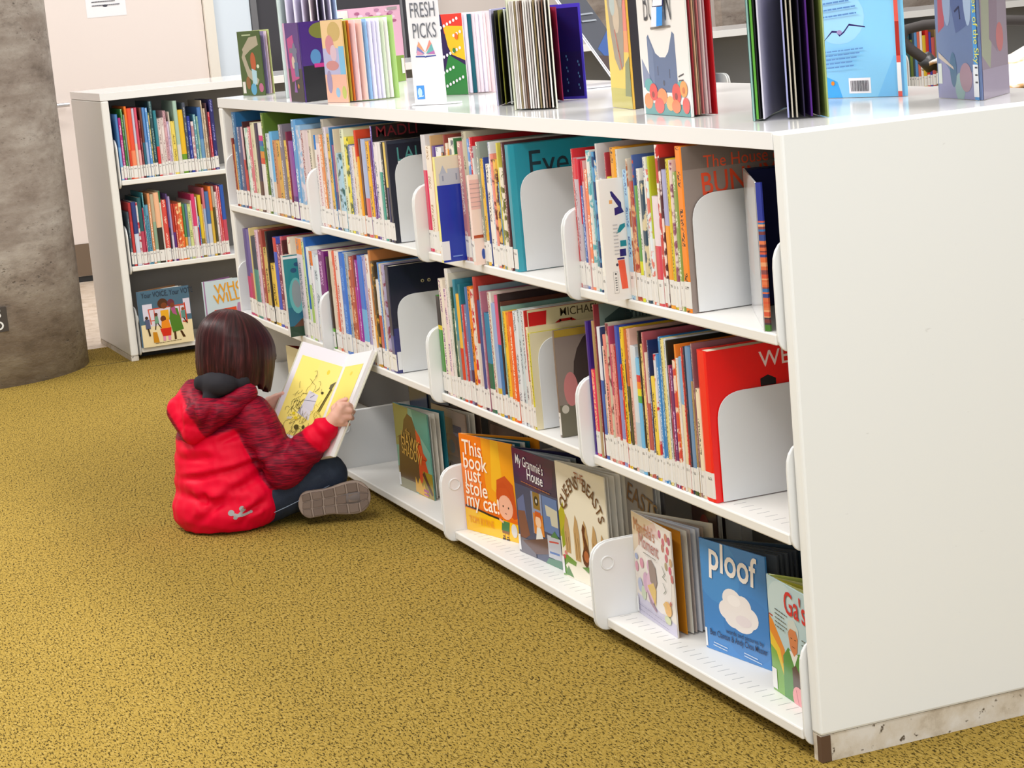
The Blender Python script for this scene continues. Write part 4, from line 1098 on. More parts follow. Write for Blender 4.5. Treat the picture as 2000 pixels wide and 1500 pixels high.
# blue cloud board book
display_book('display_book', 'sky blue board book with white cloud, lettered ploof', 'book', GB, (-.5684, .0714), (-.3575, .1033), (-.372, .20), ZB, .2245, '3f88cc', '33404c', [(t, .97, .0048, c) for t, c in ((.30, '50565e'), (.42, '464c54'), (.54, '50565e'), (.66, '40464e'), (.78, '4a5058'))],
    [('r', 0, 0, 1, 1, '3d86cb'), ('e', .25, .75, .35, .3, '4590d2'), ('e', .7, .3, .4, .3, '3a80c4')] + [('e', x, y, a, b_, 'f1eae8') for x, y, a, b_ in ((.36, .415, .115, .085), (.46, .52, .15, .10), (.62, .49, .13, .095), (.72, .40, .13, .095), (.60, .335, .17, .085), (.47, .37, .15, .1), (.55, .43, .2, .13))] + [('e', .49, .52, .10, .05, 'f8f2f0'), ('e', .62, .36, .12, .05, 'eadfe2')] + [('r', .0, .02, .03, .19, 'eef0f2')] + [('l', [(.13, .075), (.34, .06)], .002, 'c8dcf0'), ('l', [(.60, .075), (.80, .06)], .002, 'c8dcf0'), ('l', [(.12, .05), (.33, .035)], .002, 'c8dcf0'), ('l', [(.60, .05), (.86, .03)], .002, 'c8dcf0')],
    [('ploof', .14, .76, .084, 'fbf2ea', -5, 'l', .016, .88), ('words and pictures by', .34, .205, .0135, '14284a', -1, 'l', .002), ('Ben Clanton & Andy Chou Musser', .085, .14, .0185, '12244a', -1, 'l', .006, .72)], th=.0045)
# man in the green cardigan
display_book('display_book', 'pale blue book with figure in green cardigan, beside the white end panel', 'book', GB, (-.2645, .0563), (-.056, .040), (-.075, .145), ZB, .2207, 'b8d0d4', 'b8c060', fan(3, .25, .7, ('d8d48a', 'c8c040')),
    [('r', 0, 0, 1, 1, 'b4cfd6'), ('e', .3, .8, .3, .2, 'c2d8dc'), ('p', [(0, .66), (.08, .62), (.30, .42), (.30, .28), (0, .32)], 'e08428'), ('p', [(0, .52), (.2, .4), (.28, .2), (0, .1)], 'e8c028'), ('p', [(0, .40), (.12, .36), (.24, .2), (.34, .0), (0, 0)], '6fa838'), ('l', [(0, .665), (.08, .66)], .003, 'b02820'),
     ('p', [(.24, 0), (.26, .36), (.38, .46), (.48, .42), (.62, .46), (.76, .36), (.80, 0)], '3f8a34'), ('p', [(.40, .44), (.49, .32), (.58, .44)], 'e8e8e4'), ('p', [(.44, .30), (.52, .34), (.62, .26), (.66, .06), (.50, .0), (.44, .12)], '4a2c28'), ('p', [(.43, .46), (.40, .58), (.44, .66), (.54, .67), (.60, .58), (.57, .46), (.50, .41)], 'd07a50'), ('p', [(.38, .58), (.42, .70), (.54, .73), (.62, .66), (.62, .58), (.58, .64), (.45, .64)], 'ccd4d0'), ('l', [(.45, .56), (.48, .56)], .0016, '402018'), ('l', [(.53, .56), (.56, .56)], .0016, '402018'), ('l', [(.47, .49), (.53, .49)], .0014, '803018'), ('e', .55, .06, .13, .10, 'ec9aa0'), ('l', [(.5, .12), (.54, .0)], .002, 'b86070'), ('r', .0, .02, .10, .20, 'e8e8e6')] + lines(.15, .74, .42, 5, .035, .002, '3a4a50', -.05, 8) + lines(.70, .60, .95, 5, .04, .002, '3a4a50', 0, 9),
    [('Ga\'s', .36, .76, .062, 'cc1c24', -2, 'l', .010, .9)])
# books half hidden behind the child and the divider plate
display_book('display_book', 'cream book with orange animal on its cover, standing behind the child', 'book', GB, (-3.46, .055), (-3.17, .068), (-3.19, .16), ZB, .262, 'd2c49c', '6a1c14', [(.5, .97, .002, '7a2a20'), (.75, .97, .002, '5a1810')],
    [('r', 0, 0, 1, 1, 'd4c8a4'), ('p', [(.62, .8), (1, .6), (1, 1), (.7, 1)], 'b8a44a'), ('p', [(.40, .78), (.44, .86), (.58, .84), (.60, .72), (.72, .62), (.74, .48), (.66, .3), (.52, .0), (.36, .0), (.36, .5), (.42, .66)], 'a8501c'), ('p', [(.34, .1), (.36, .55), (.46, .4), (.48, 0), (.34, 0)], 'c8742a'), ('p', [(.56, .44), (.68, .54), (.74, .5), (.7, .42)], '6a4828'), ('p', [(0, 0), (0, .22), (.16, .3), (.2, 0)], 'd89a80')] + lines(.12, .66, .3, 3, .07, .003, '5a4a38', 0, 4))
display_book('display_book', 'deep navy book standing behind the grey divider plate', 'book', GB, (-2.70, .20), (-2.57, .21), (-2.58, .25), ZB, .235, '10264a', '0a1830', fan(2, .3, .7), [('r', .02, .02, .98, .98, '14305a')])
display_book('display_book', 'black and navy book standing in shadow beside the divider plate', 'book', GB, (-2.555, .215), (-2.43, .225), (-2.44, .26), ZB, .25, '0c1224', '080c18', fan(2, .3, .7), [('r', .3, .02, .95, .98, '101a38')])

rd_, _F, fo_, bo_ = display_book('display_book', 'tall open book with white outer board and navy inside, end of top row', 'book', 'books standing open on the top row', (-.330, .100), (-.083, -.008), (-.285, .29), ZS[0] + .0006, .256, 'd6d4d4', '10143c', [(.9, .97, .002, '1a1e48')], [('r', 0, 0, 1, 1, 'd8d6d6'), ('p', [(.1, .3), (.5, .3), (.6, .7), (.2, .75)], 'dcd0cc')], back_in=[('r', 0, 0, 1, 1, '0e1238'), ('r', 0, 0, 1, .35, '0a0c24'), ('e', .35, .88, .012, .01, '8890b0')])
rb_ = random.Random(4); zz_ = 0.0; mb = MB()
while zz_ < .2555:
    st_ = .011 if zz_ == 0 else min(.2555 - zz_ + .0001, .002 + .006 * rb_.random()) if zz_ < .19 else .066
    c_ = hx('4a7a30' if zz_ == 0 else '2a3490' if zz_ >= .19 else rb_.choice(['d8583a', '4a3a40', 'e0784a', '3a4a88', 'd86a40', '3a70a8', 'e06a38', '7a3a38', 'e8a070', '8a4a48']))
    z0_, z1_ = zz_, min(.2556, zz_ + st_); zz_ = z1_
    mb.poly([(0, 0, z0_), (.010, .0045, z0_), (.010, .0045, z1_), (0, 0, z1_)], c_)
    mb.poly([(.010, .0045, z0_), (.0085, .0085, z0_), (.0085, .0085, z1_), (.010, .0045, z1_)], c_)
    mb.poly([(.0085, .0085, z0_), (0, .003, z0_), (0, .003, z1_), (.0085, .0085, z1_)], c_)
mb.poly([(0, 0, .256), (.010, .0045, .256), (.0085, .0085, .256), (0, .003, .256)], hx('20286a'))
mb.build('coloured_edge', M_GLOSS, rd_, Matrix.Translation((.247, -.1105, 0)))

# bottom shelf of the back bookcase: covers facing the aisle (+x)
GR = 'picture books on the bottom shelf of the back bookcase'
ZR3 = RZ[2] + .0004
display_book('display_book', 'blue and cream book lettered your voice, leaning back in the far bookcase', 'book', GR, (-5.572, .022), (-5.575, .235), (-5.66, .20), ZR3, .232, '4a6a86', '805a3a', fan(3, .25, .7),
    [('r', 0, 0, 1, 1, '46687f'), ('r', 0, 0, 1, .40, 'e9d7ac'), ('r', .06, .47, .25, .76, 'd8d4e4'), ('r', .86, .5, .99, .78, 'd8d0e0'), ('r', .17, .36, .88, .66, 'd8d0dc'), ('l', [(.17, .66), (.88, .68)], .005, 'c84a38'), ('l', [(.17, .66), (.20, .40)], .005, 'd05a48'), ('l', [(.28, .64), (.28, .46), (.19, .46)], .004, 'd05a48'), ('l', [(.88, .70), (.90, .36), (.82, .38)], .006, 'c8402e'), ('l', [(.78, .66), (.78, .4)], .004, 'd05a48'),
     ('e', .46, .74, .10, .09, '4a281a'), ('e', .48, .70, .06, .055, '7a3c22'), ('p', [(.40, .62), (.41, .44), (.56, .44), (.56, .62)], 'e8a828'), ('p', [(.56, .46), (.6, .66), (.74, .62), (.82, .24), (.60, .2)], '4a7a28'), ('e', .62, .73, .07, .07, '6a2a3c'), ('e', .645, .69, .045, .045, '7a3a2a'), ('p', [(.60, .64), (.69, .66), (.72, .50), (.64, .54)], 'a85080'), ('e', .44, .47, .055, .055, '6a3420'), ('p', [(.40, .42), (.54, .46), (.58, .26), (.38, .24)], 'e88a20'), ('p', [(.36, .30), (.58, .30), (.56, .16), (.40, .16)], 'd0281c'), ('r', .40, .08, .45, .16, 'e090b0'), ('r', .50, .08, .55, .16, 'e090b0'), ('r', .62, .08, .66, .22, '40200f'), ('p', [(.74, .22), (.78, .22), (.84, .10), (.79, .1)], '40200f'), ('e', .31, .56, .03, .035, '5a2a24'), ('p', [(.28, .53), (.34, .53), (.35, .40), (.27, .40)], '6a9a80'), ('l', [(.29, .40), (.27, .30)], .004, '302018'), ('l', [(.33, .40), (.38, .32)], .004, '302018'), ('e', .12, .52, .03, .03, '3a2018'), ('p', [(.08, .49), (.17, .49), (.18, .32), (.09, .32)], '50587a'), ('l', [(.13, .32), (.15, .20)], .007, '302018'), ('e', .84, .60, .03, .03, '8a4a30'), ('p', [(.80, .57), (.88, .57), (.88, .44), (.80, .44)], '5a8a80'), ('l', [(.84, .44), (.90, .34)], .004, '302018'), ('p', [(.21, .26), (.29, .25), (.32, .06), (.21, .07)], 'c8861c')] + lines(.24, .05, .9, 1, .03, .002, '5a4a30', .03, 6),
    [('Your VOICE, Your VOTE', .06, .875, .031, '1c2c40', 0, 'l', .004, .66)])
display_book('display_book', 'pale grey book lettered who will, beside the voice book in the far bookcase', 'book', GR, (-5.577, .298), (-5.58, .46), (-5.65, .43), ZR3, .236, 'c4d4dc', '8a5a8a', fan(3, .25, .7),
    [('r', 0, 0, 1, 1, 'c3d3db'), ('r', 0, 0, .03, 1, 'a070a0'), ('p', [(.2, .2), (.22, .48), (.80, .50), (.82, .2)], 'd8482a'), ('p', [(.04, .1), (.04, .4), (.2, .42), (.2, .1)], '98b4cc'), ('p', [(.4, .38), (.7, .44), (1, .42), (1, .25), (.4, .28)], 'e8923a'), ('p', [(.8, .4), (.84, .56), (1, .58), (1, .4)], 'b080a8')],
    [('WHO', .28, .76, .056, 'e09a1c', 4, 'l', .010, .9), ('WILL', .24, .58, .056, 'e09a1c', 6, 'l', .010, .9)])

# ---------------------------------------------------------------- books and stands on top of the long bookcase
GT = 'books standing open on top of the low bookcase'
ZT = 1.1008
LVP = ('efeaf4', 'dcd6e8', 'e9dfe6')
display_book('open_book', 'green book with curved ribbon title, leftmost on the low bookcase top', 'book', GT, (-3.72, .075), (-3.60, .115), (-3.66, .16), ZT, .205, '3f5426', 'c0c884', [(.3, .96, .002, '8f80a8'), (.55, .97, .0022, 'd8c4c8'), (.78, .95, .0022, '5a1c30')],
    [('r', 0, 0, 1, 1, '4a5a28'), ('r', .2, .93, .6, .95, 'b0b890'), ('p', [(.15, .72), (.5, .90), (.86, .92), (.9, .78), (.5, .70), (.25, .62)], 'a89c84'), ('p', [(.1, .6), (.3, .3), (.7, .16), (.8, .24), (.4, .42), (.2, .7)], 'a89c84'), ('e', .6, .52, .12, .15, 'b0562a'), ('p', [(.5, .42), (.72, .38), (.7, .2), (.5, .1)], 'a4c0c8'), ('e', .52, .1, .13, .09, '5a98b4'), ('e', .86, .12, .1, .07, 'b0607a'), ('e', .3, .2, .1, .1, '8a5a30'), ('e', .8, .45, .06, .03, 'c8d0b0'), ('r', .03, .04, .16, .22, 'd8d0c4')])
display_book('open_book', 'tall book with white pages spread, behind the purple book', 'book', GT, (-3.42, .26), (-3.22, .075), (-3.20, .25), ZT, .335, 'c8d4d0', 'bcd0ec', fan(7, .1, .9, ('dad4e6', 'e6e0f0', 'cfc8de', 'e8dada', 'd8d0e4'), .003), [('r', 0, 0, 1, 1, 'c4d0cc'), ('r', .8, 0, .98, .4, 'b0b468')])
display_book('open_book', 'dark purple picture book with pink figures, spine to the aisle', 'book', GT, (-2.83, .020), (-2.985, .020), (-2.86, .16), ZT, .225, '3a1a6a', '2a1248', fan(3, .3, .7),
    [('r', 0, 0, 1, 1, '4a1480'), ('r', 0, 0, 1, .42, '120c18'), ('r', 0, 0, .12, 1, 'dca8cc'), ('p', [(.2, .8), (.6, .85), (.8, .3), (.3, .25)], 'c03a88'), ('r', .3, .62, .8, .68, '70708a'), ('e', .62, .55, .14, .2, '6a7090'), ('e', .5, .5, .1, .08, 'd8c0b0'), ('r', .55, .32, .8, .5, '4a6a98'), ('p', [(.4, .12), (.5, .3), (.6, .12)], '8a50a8'), ('e', .7, .2, .05, .03, 'c88030')],
    back_shapes=[('r', 0, 0, 1, 1, '3a1468'), ('r', 0, 0, 1, .45, '0c0a10'), ('e', .45, .88, .25, .10, '6a6a28'), ('e', .62, .72, .14, .13, 'c06038'), ('e', .3, .55, .12, .1, '4a78a8'), ('p', [(.5, .62), (.62, .4), (.72, .5), (.75, .64)], 'b0b060'), ('r', .25, .42, .9, .47, 'b02a78'), ('r', .60, .12, .68, .42, 'd04a88'), ('r', .74, .12, .82, .42, 'd04a88')])
display_book('open_book', 'yellow and pink picture book with leaves fanned toward the aisle', 'book', GT, (-2.69, .045), (-2.55, .062), (-2.52, .195), ZT, .225, 'e0b878', 'a8cc78', [(.08, .98, .002, 'a89030'), (.15, .97, .002, 'c8662a'), (.28, .98, .003, 'ecc4c4'), (.42, .98, .003, 'eac4b8'), (.52, .97, .0024, '90b8e0'), (.6, .98, .003, 'e8e4f4'), (.68, .98, .003, 'dedaee'), (.76, .98, .003, 'eceaf6'), (.84, .98, .003, 'd0dcc0'), (.92, .98, .003, 'f0ece8')],
    [('r', 0, 0, 1, 1, 'e2bc84'), ('e', .6, .86, .3, .12, 'c0a050'), ('r', 0, .32, 1, .66, 'a8a8d0'), ('r', .75, .34, 1, .68, '68b0d8'), ('e', .35, .7, .2, .12, 'c87880'), ('e', .5, .6, .15, .1, 'd0b0c0'), ('r', 0, 0, 1, .34, 'e0a890'), ('e', .4, .45, .3, .06, 'c07878'), ('e', .55, .12, .1, .06, '80b0d0'), ('e', .85, .12, .1, .08, 'b0b850'), ('e', .2, .25, .12, .14, '9080a8')])
display_book('open_book', 'large pink blossom book with green lower edge, behind the fanned books', 'book', GT, (-3.60, .585), (-3.44, .36), (-3.66, .37), ZT, .245, 'd0a0b4', 'c890a8', fan(3, .2, .8),
    [('r', 0, 0, 1, 1, 'd2a2b6'), ('r', 0, 0, 1, .34, '7a9a40')] + [('e', .1 + .8 * ((i * 37) % 100) / 100, .75 + .22 * ((i * 53) % 100) / 100, .05, .02, ('b07898', 'e0bcd0', 'a05878')[i % 3]) for i in range(26)] + [('l', [(.75, .96), (.93, .965)], .009, '9a9090'), ('r', .93, .10, .985, .3, 'd8dccc')])
fp = empty('sign_stand', (-1.98, .085, ZT), 'white fresh picks sign standing on the low bookcase top', 'sign')
F = Frame((-.050, -.016, .004), Vector((.085, .054, 0)).normalized(), Vector((0, .0, 1)), Vector((.054, -.085, 0)).normalized(), .101, .31)
mb = MB(); mb.prism([(-.050, -.016), (.0355, .038), (.0345, .0396), (-.051, -.0144)], [.004, .314], cols=(.80, .78, .80)); bevel(mb.build('panel', M_GLOSS, fp), .0005, 1)
mb = MB(); mb.prism([(-.060, -.022), (.060, .052), (.045, .076), (-.075, .002)], [.0002, .0042], cols=(.85, .85, .87)); bevel(mb.build('foot', M_GLOSS, fp), .001, 1)
art(fp, F, [('p', [(0.22, 0.389), (0.28, 0.497), (0.36, 0.466), (0.42, 0.389)], 'c0b0d0'), ('p', [(0.2, 0.405), (0.24, 0.466), (0.46, 0.397)], '7a80b8'), ('p', [(0.24, 0.459), (0.3, 0.497), (0.48, 0.405)], 'e0a078'), ('p', [(0.2, 0.389), (0.24, 0.428), (0.44, 0.393)], 'd898b0'), ('p', [(0.76, 0.405), (0.7, 0.474), (0.5, 0.397)], '6ab0b0'), ('p', [(0.7, 0.474), (0.64, 0.505), (0.48, 0.405)], 'e09080'), ('p', [(0.78, 0.389), (0.76, 0.42), (0.52, 0.393)], 'b870b0'), ('l', [(0.18, 0.378), (0.44, 0.375), (0.48, 0.37), (0.52, 0.375), (0.8, 0.378)], 0.003, '4858a0'), ('r', 0.1, 0.035, 0.34, 0.145, '4a90d8'), ('e', 0.2, 0.09, 0.07, 0.036, 'b8d4f0'), ('l', [(0.14, 0.053), (0.3, 0.061)], 0.002, 'd8e8f8')])
lettering(fp, F, [('FRESH', .13, .69, .053, '6a6c74', 0, 'l', 0, .56), ('PICKS', .16, .525, .053, '6a6c74', 0, 'l', 0, .56)])
display_book('open_book', 'dotted green, yellow and red picture book beside the white sign', 'book', GT, (-2.42, .27), (-2.30, .318), (-2.25, .375), ZT, .215, 'e8dce0', 'e8d0d4', [(.2, .97, .0022, 'e0d8e4'), (.35, .98, .0025, '1f5a68'), (.5, .97, .002, 'e0d0d8'), (.62, .98, .0028, 'e8d8e0'), (.78, .98, .003, 'e4dce8'), (.9, .97, .003, 'eed8d8')],
    [('r', 0, 0, 1, 1, '2c1a4a'), ('p', [(.35, 1), (1, 1), (1, .72), (.42, .76)], 'd83828'), ('p', [(.40, .86), (1, .84), (1, .42), (.6, .5), (.5, .6)], 'e8b420'), ('p', [(.2, .1), (.5, .5), (1, .36), (1, 0), (.3, 0)], '2a7a34'), ('r', 0, 0, .22, .4, '6a1c1c')] + [('e', .06 + .88 * ((i * 61) % 97) / 97, .04 + .92 * ((i * 29) % 89) / 89, .035, .02, 'e4e0e4') for i in range(36)] + [('e', .7, .55, .05, .03, '3f7a30'), ('e', .8, .72, .05, .04, 'e06820')])
display_book('open_book', 'book with blue-purple edge and pale leaves, beside the dotted one', 'book', GT, (-1.74, .215), (-1.62, .135), (-1.52, .2), ZT, .225, 'c8c4e0', '3a3aa0', [(.12, .98, .0025, '30301c'), (.25, .98, .0025, '70702a'), (.42, .98, .003, 'b8bcb8'), (.6, .98, .003, 'a8b0a8'), (.72, .97, .0024, '5aa0c8'), (.86, .98, .003, '70b0a0')],
    [('r', 0, 0, 1, 1, 'b0b4dc'), ('r', 0, 0, 1, .3, '788848'), ('r', 0, .3, .4, .6, 'd0d4e8')])
display_book('open_book', 'thick cream book fanned open, leaves toward the aisle, white pages', 'book', GT, (-1.50, .22), (-1.375, .080), (-1.27, .135), ZT, .245, 'd6d8c0', 'd8d6c4', [(.06 + .88 * i / 15, .985, .0032, ('dcd8d4', 'b8b0ac', 'e4dfda', '8a7a5a', 'd8d0cc', '9a8a80', '6a5040', 'e0dcd8')[i % 8]) for i in range(16)], [('r', 0, 0, 1, 1, 'd4d6bc'), ('r', .7, 0, 1, .4, 'd8c8a0')])
display_book('open_book', 'violet-edged navy book standing open, starry inside, beside the fanned book', 'book', GT, (-1.60, .275), (-1.49, .225), (-1.52, .318), ZT, .222, '7a2440', '3f38b0', [(.18, .97, .002, '8a2448')],
    back_in=[('r', 0, 0, 1, 1, '4038b4'), ('r', .0, .03, .94, .96, '0a1450'), ('r', .0, .03, .94, .5, '0c1848')] + [('e', .1 + .75 * ((i * 41) % 83) / 83, .08 + .4 * ((i * 67) % 79) / 79, .02, .014, '4a80a8') for i in range(14)],
    front_in=[('r', 0, 0, 1, 1, '3a2420'), ('r', 0, .75, 1, 1, 'c83050'), ('e', .5, .6, .45, .12, 'c03090'), ('r', 0, .1, 1, .22, 'd85060'), ('r', 0, .36, 1, .38, 'b06a30')])
# slanted acrylic stand with a grey poster
ss = empty('slant_stand', (-1.95, .60, ZT), 'slanted clear stand with dark grey poster, behind the blue book', 'sign')
D1 = Vector((-.62, .785, 0)).normalized(); U1 = Vector((.06, -.60, .80)); U1 = (U1 - D1 * U1.dot(D1) * .2).normalized()
n1 = D1.cross(U1).normalized()
F = Frame((-.05, .012, .0035), D1, U1, n1, .15, .36)
mb = MB(); c8 = [F.p(*q, o_) for o_ in (0, -.004) for q in ((0, 0), (1, 0), (1, 1), (0, 1))]
b0 = mb.verts(c8)
for q, cc in (((0, 1, 2, 3), '4e5058'), ((7, 6, 5, 4), 'b8b8bc'), ((0, 4, 5, 1), 'd8d8dc'), ((1, 5, 6, 2), 'd8d8dc'), ((2, 6, 7, 3), 'd8d8dc'), ((3, 7, 4, 0), 'e8e8ec')): mb.face([b0 + i for i in q], hx(cc))
mb.build('poster_board', M_GLOSS, ss)
art(ss, F, [('p', [(.2, .3), (1, .45), (1, .2), (.4, .1)], '3a5a9a'), ('p', [(0, .0), (1, .0), (1, .2), (0, .25)], '4a3a38'), ('l', [(.03, 0), (.03, 1)], .007, 'e6e6ea')] + lines(.3, .9, .9, 3, .07, .006, 'c0c0c8', 0, 2) + lines(.3, .6, .9, 2, .06, .005, '9aa0a8', 0, 3))
mb = MB(); mb.box(-.16, -.10, .0002, .02, .13, .003, hx('dcdce2')); mb.build('foot', M_GLOSS, ss)
display_book('open_book', 'orange and yellow book with grey monkey figure, standing open', 'book', GT, (-.962, .182), (-1.115, .205), (-.97, .30), ZT, .262, 'e0b040', '30282a', fan(3, .3, .7),
    [('r', 0, 0, 1, 1, 'e0bc3c'), ('p', [(.45, .45), (.5, 1), (1, 1), (1, .45)], 'e8884c'), ('p', [(.6, .62), (.66, 1), (1, 1), (1, .62)], 'e06a5c'), ('r', 0, 0, 1, .16, 'b8ac48'), ('p', [(.1, .92), (.3, 1), (.75, 1), (.85, .8), (.8, .55), (.72, .34), (.5, .3), (.3, .4), (.18, .62)], '8a7a6c'), ('e', .5, .74, .16, .14, 'c0a890'), ('e', .36, .84, .13, .10, 'a8b4b4'), ('l', [(.40, .62), (.52, .46), (.62, .32)], .008, 'a84030'), ('p', [(.70, .1), (1, .1), (1, .42), (.8, .36)], '707848'), ('e', .78, .88, .1, .08, '908680')])
bb = display_book('open_book', 'white book with dark blue cat head and poppies, thin tall lettering', 'book', GT, (-.80, .132), (-.555, .118), (-.563, .170), ZT, .262, 'e4e0dc', 'b81820', [(.14, .98, .002, 'a03038'), (.26, .98, .0024, 'c89878'), (.36, .97, .002, '8a7060'), (.5, .97, .002, 'c87070'), (.64, .985, .003, 'd0b0b0'), (.78, .98, .003, 'c89098')],
    [('r', 0, 0, 1, 1, 'e6e2de'), ('p', [(.03, .2), (.03, .42), (.17, .3), (.17, .2)], '7a88a8'), ('p', [(.17, .17), (.17, .58), (.20, .60), (.33, .46), (.42, .43), (.53, .43), (.60, .47), (.70, .62), (.745, .60), (.755, .17)], '46618a'), ('p', [(.18, .3), (.18, .58), (.28, .48), (.28, .2)], '5a7298'), ('l', [(.36, .36), (.36, .3)], .003, '2a3a5a'), ('l', [(.6, .34), (.6, .28)], .003, '2a3a5a'), ('e', .47, .24, .02, .02, '30405c'), ('l', [(.78, .29), (.88, .31)], .003, '30303a'), ('l', [(.78, .26), (.87, .265)], .003, '30303a'),
     ('r', .04, .0, .97, .085, '4a9090'), ('e', .15, .22, .09, .05, '50a0a0'), ('e', .82, .2, .1, .06, '58a8a0'), ('e', .12, .1, .09, .06, 'e88850'), ('e', .24, .17, .085, .065, 'd83a38'), ('e', .23, .15, .03, .024, '902828'), ('e', .42, .14, .10, .06, 'e88a50'), ('e', .35, .07, .1, .06, 'd8504a'), ('e', .58, .09, .08, .055, 'e8a860'), ('e', .72, .165, .09, .075, 'd84038'), ('e', .71, .145, .03, .026, '8a2428'), ('e', .87, .2, .075, .06, 'e8984a'), ('e', .87, .19, .03, .025, 'c86a30'), ('e', .70, .07, .09, .05, 'e07848'), ('e', .9, .08, .07, .06, 'd8504a'), ('l', [(.28, .645), (.68, .66)], .004, '6a6460')],
    [('BUN', .155, .70, .105, '3a3c44', 0, 'l', -.014, .46), ('N', .60, .70, .105, '3a3c44', 0, 'l', -.014, .46)])
rb = empty('hanging_label', bb[0].location + bb[1].p(.5, .66, .006), 'blue and white paper label hanging over the blue cat book cover', 'label')
Fl = Frame((-.035, 0, 0), bb[1].r, bb[1].u, bb[1].n, .075, .098)
mb = MB(); mb.prism([(0, 0), (1, 0), (1, 1), (0, 1)], [0, 1]); mb = MB()
for pts, cc in (([(.0, 0), (.36, 0), (.46, .38), (.12, .38)], 'e2e6f2'), ([(.36, 0), (.76, .02), (.86, .39), (.46, .38)], '3f90e0'), ([(.16, .385), (.90, .395), (1.02, .74), (.34, .72)], '2a2c6a'), ([(.2, .40), (.86, .41), (.97, .725), (.36, .71)], 'eceaf2'), ([(.34, .735), (1.02, .755), (1.10, .93), (1.08, 1.05), (.38, 1.05), (.40, .90)], '26348e'), ([(.62, .86), (1.05, .87), (1.05, .96), (.64, .94)], '8a90b8')):
    o_ = .0006 if cc in ('eceaf2', '8a90b8') else 0
    mb.poly([Fl.p(x, y, o_) for x, y in pts], hx(cc))
mb.build('label_print', M_PAPER, rb)
display_book('open_book', 'thin yellow-spined book with dark cover and white label, near the cat book', 'book', GT, (-1.215, .50), (-1.37, .492), (-1.365, .515), ZT, .30, '3c4048', '3c4048', fan(2, .3, .7), [('r', 0, 0, 1, 1, '42454e'), ('r', 0, 0, 1, .4, '4a5a40'), ('r', .90, 0, 1, 1, 'e8c428'), ('r', .72, .0, 1, .20, 'e4e4ea'), ('r', .76, .03, .86, .1, '505058')])
display_book('open_book', 'landscape picture book fanned open with misty blue pages, green edge', 'book', GT, (-.52, .30), (-.283, .103), (-.185, .195), ZT, .292, '8ab0a8', '8a9a50', [(.04, .99, .004, '5a9a38'), (.08, .98, .002, '202022'), (.14, .985, .003, 'c4c0cc'), (.50, .97, .003, '9a9cc4'), (.56, .98, .0026, 'b0a898'), (.62, .985, .0026, 'a8a090'), (.72, .98, .002, '28203a'), (.82, .97, .003, '4a2070'), (.92, .97, .002, '3a3230')], [('r', 0, 0, 1, 1, '9cc4c4'), ('r', .84, 0, 1, 1, '5a9a38')])
bbk = display_book('open_book', 'light blue book back with flying bird and barcode, red spine', 'book', GT, (-.462, .528), (-.668, .452), (-.655, .515), ZT, .262, '80c8f0', 'c04030', fan(3, .2, .8),
    [('r', 0, 0, 1, 1, '84caf2'), ('p', [(.3, .97), (.7, 1.0), (.75, .93), (.5, .88)], '44b0ee'), ('p', [(.0, 0), (.0, .2), (.25, .12), (.3, 0)], '38a8ee'), ('p', [(.7, .0), (.9, .3), (1, .3), (1, 0)], '72bef0'), ('e', .3, .6, .3, .2, '98d4f6'),
     ('p', [(.08, .40), (.22, .505), (.28, .50), (.31, .47), (.36, .50), (.42, .55), (.60, .525), (.60, .518), (.42, .535), (.36, .485), (.305, .458), (.27, .488), (.22, .49)], '1c2a66'), ('e', .305, .49, .03, .016, '9a90c0'), ('r', .38, .03, .63, .145, 'eef0f6')] + [('r', .40 + i * .0105, .045, .4045 + i * .0105 + (.002 if i % 3 else 0), .125, '3c3c44') for i in range(20)] + [('e', .2, .11, .02, .016, 'e08a30')] + lines(.02, .88, .45, 4, .045, .003, '5a90c8', .06, 1) + lines(.03, .70, .62, 3, .05, .003, '5488c0', .06, 2) + lines(.05, .34, .62, 5, .03, .0025, '5a90c8', .05, 3) + [('r', .955, 0, 1, 1, 'dc5a50'), ('r', .955, .3, 1, .55, 'a83028'), ('r', .955, .04, 1, .25, 'e8e8ec')])
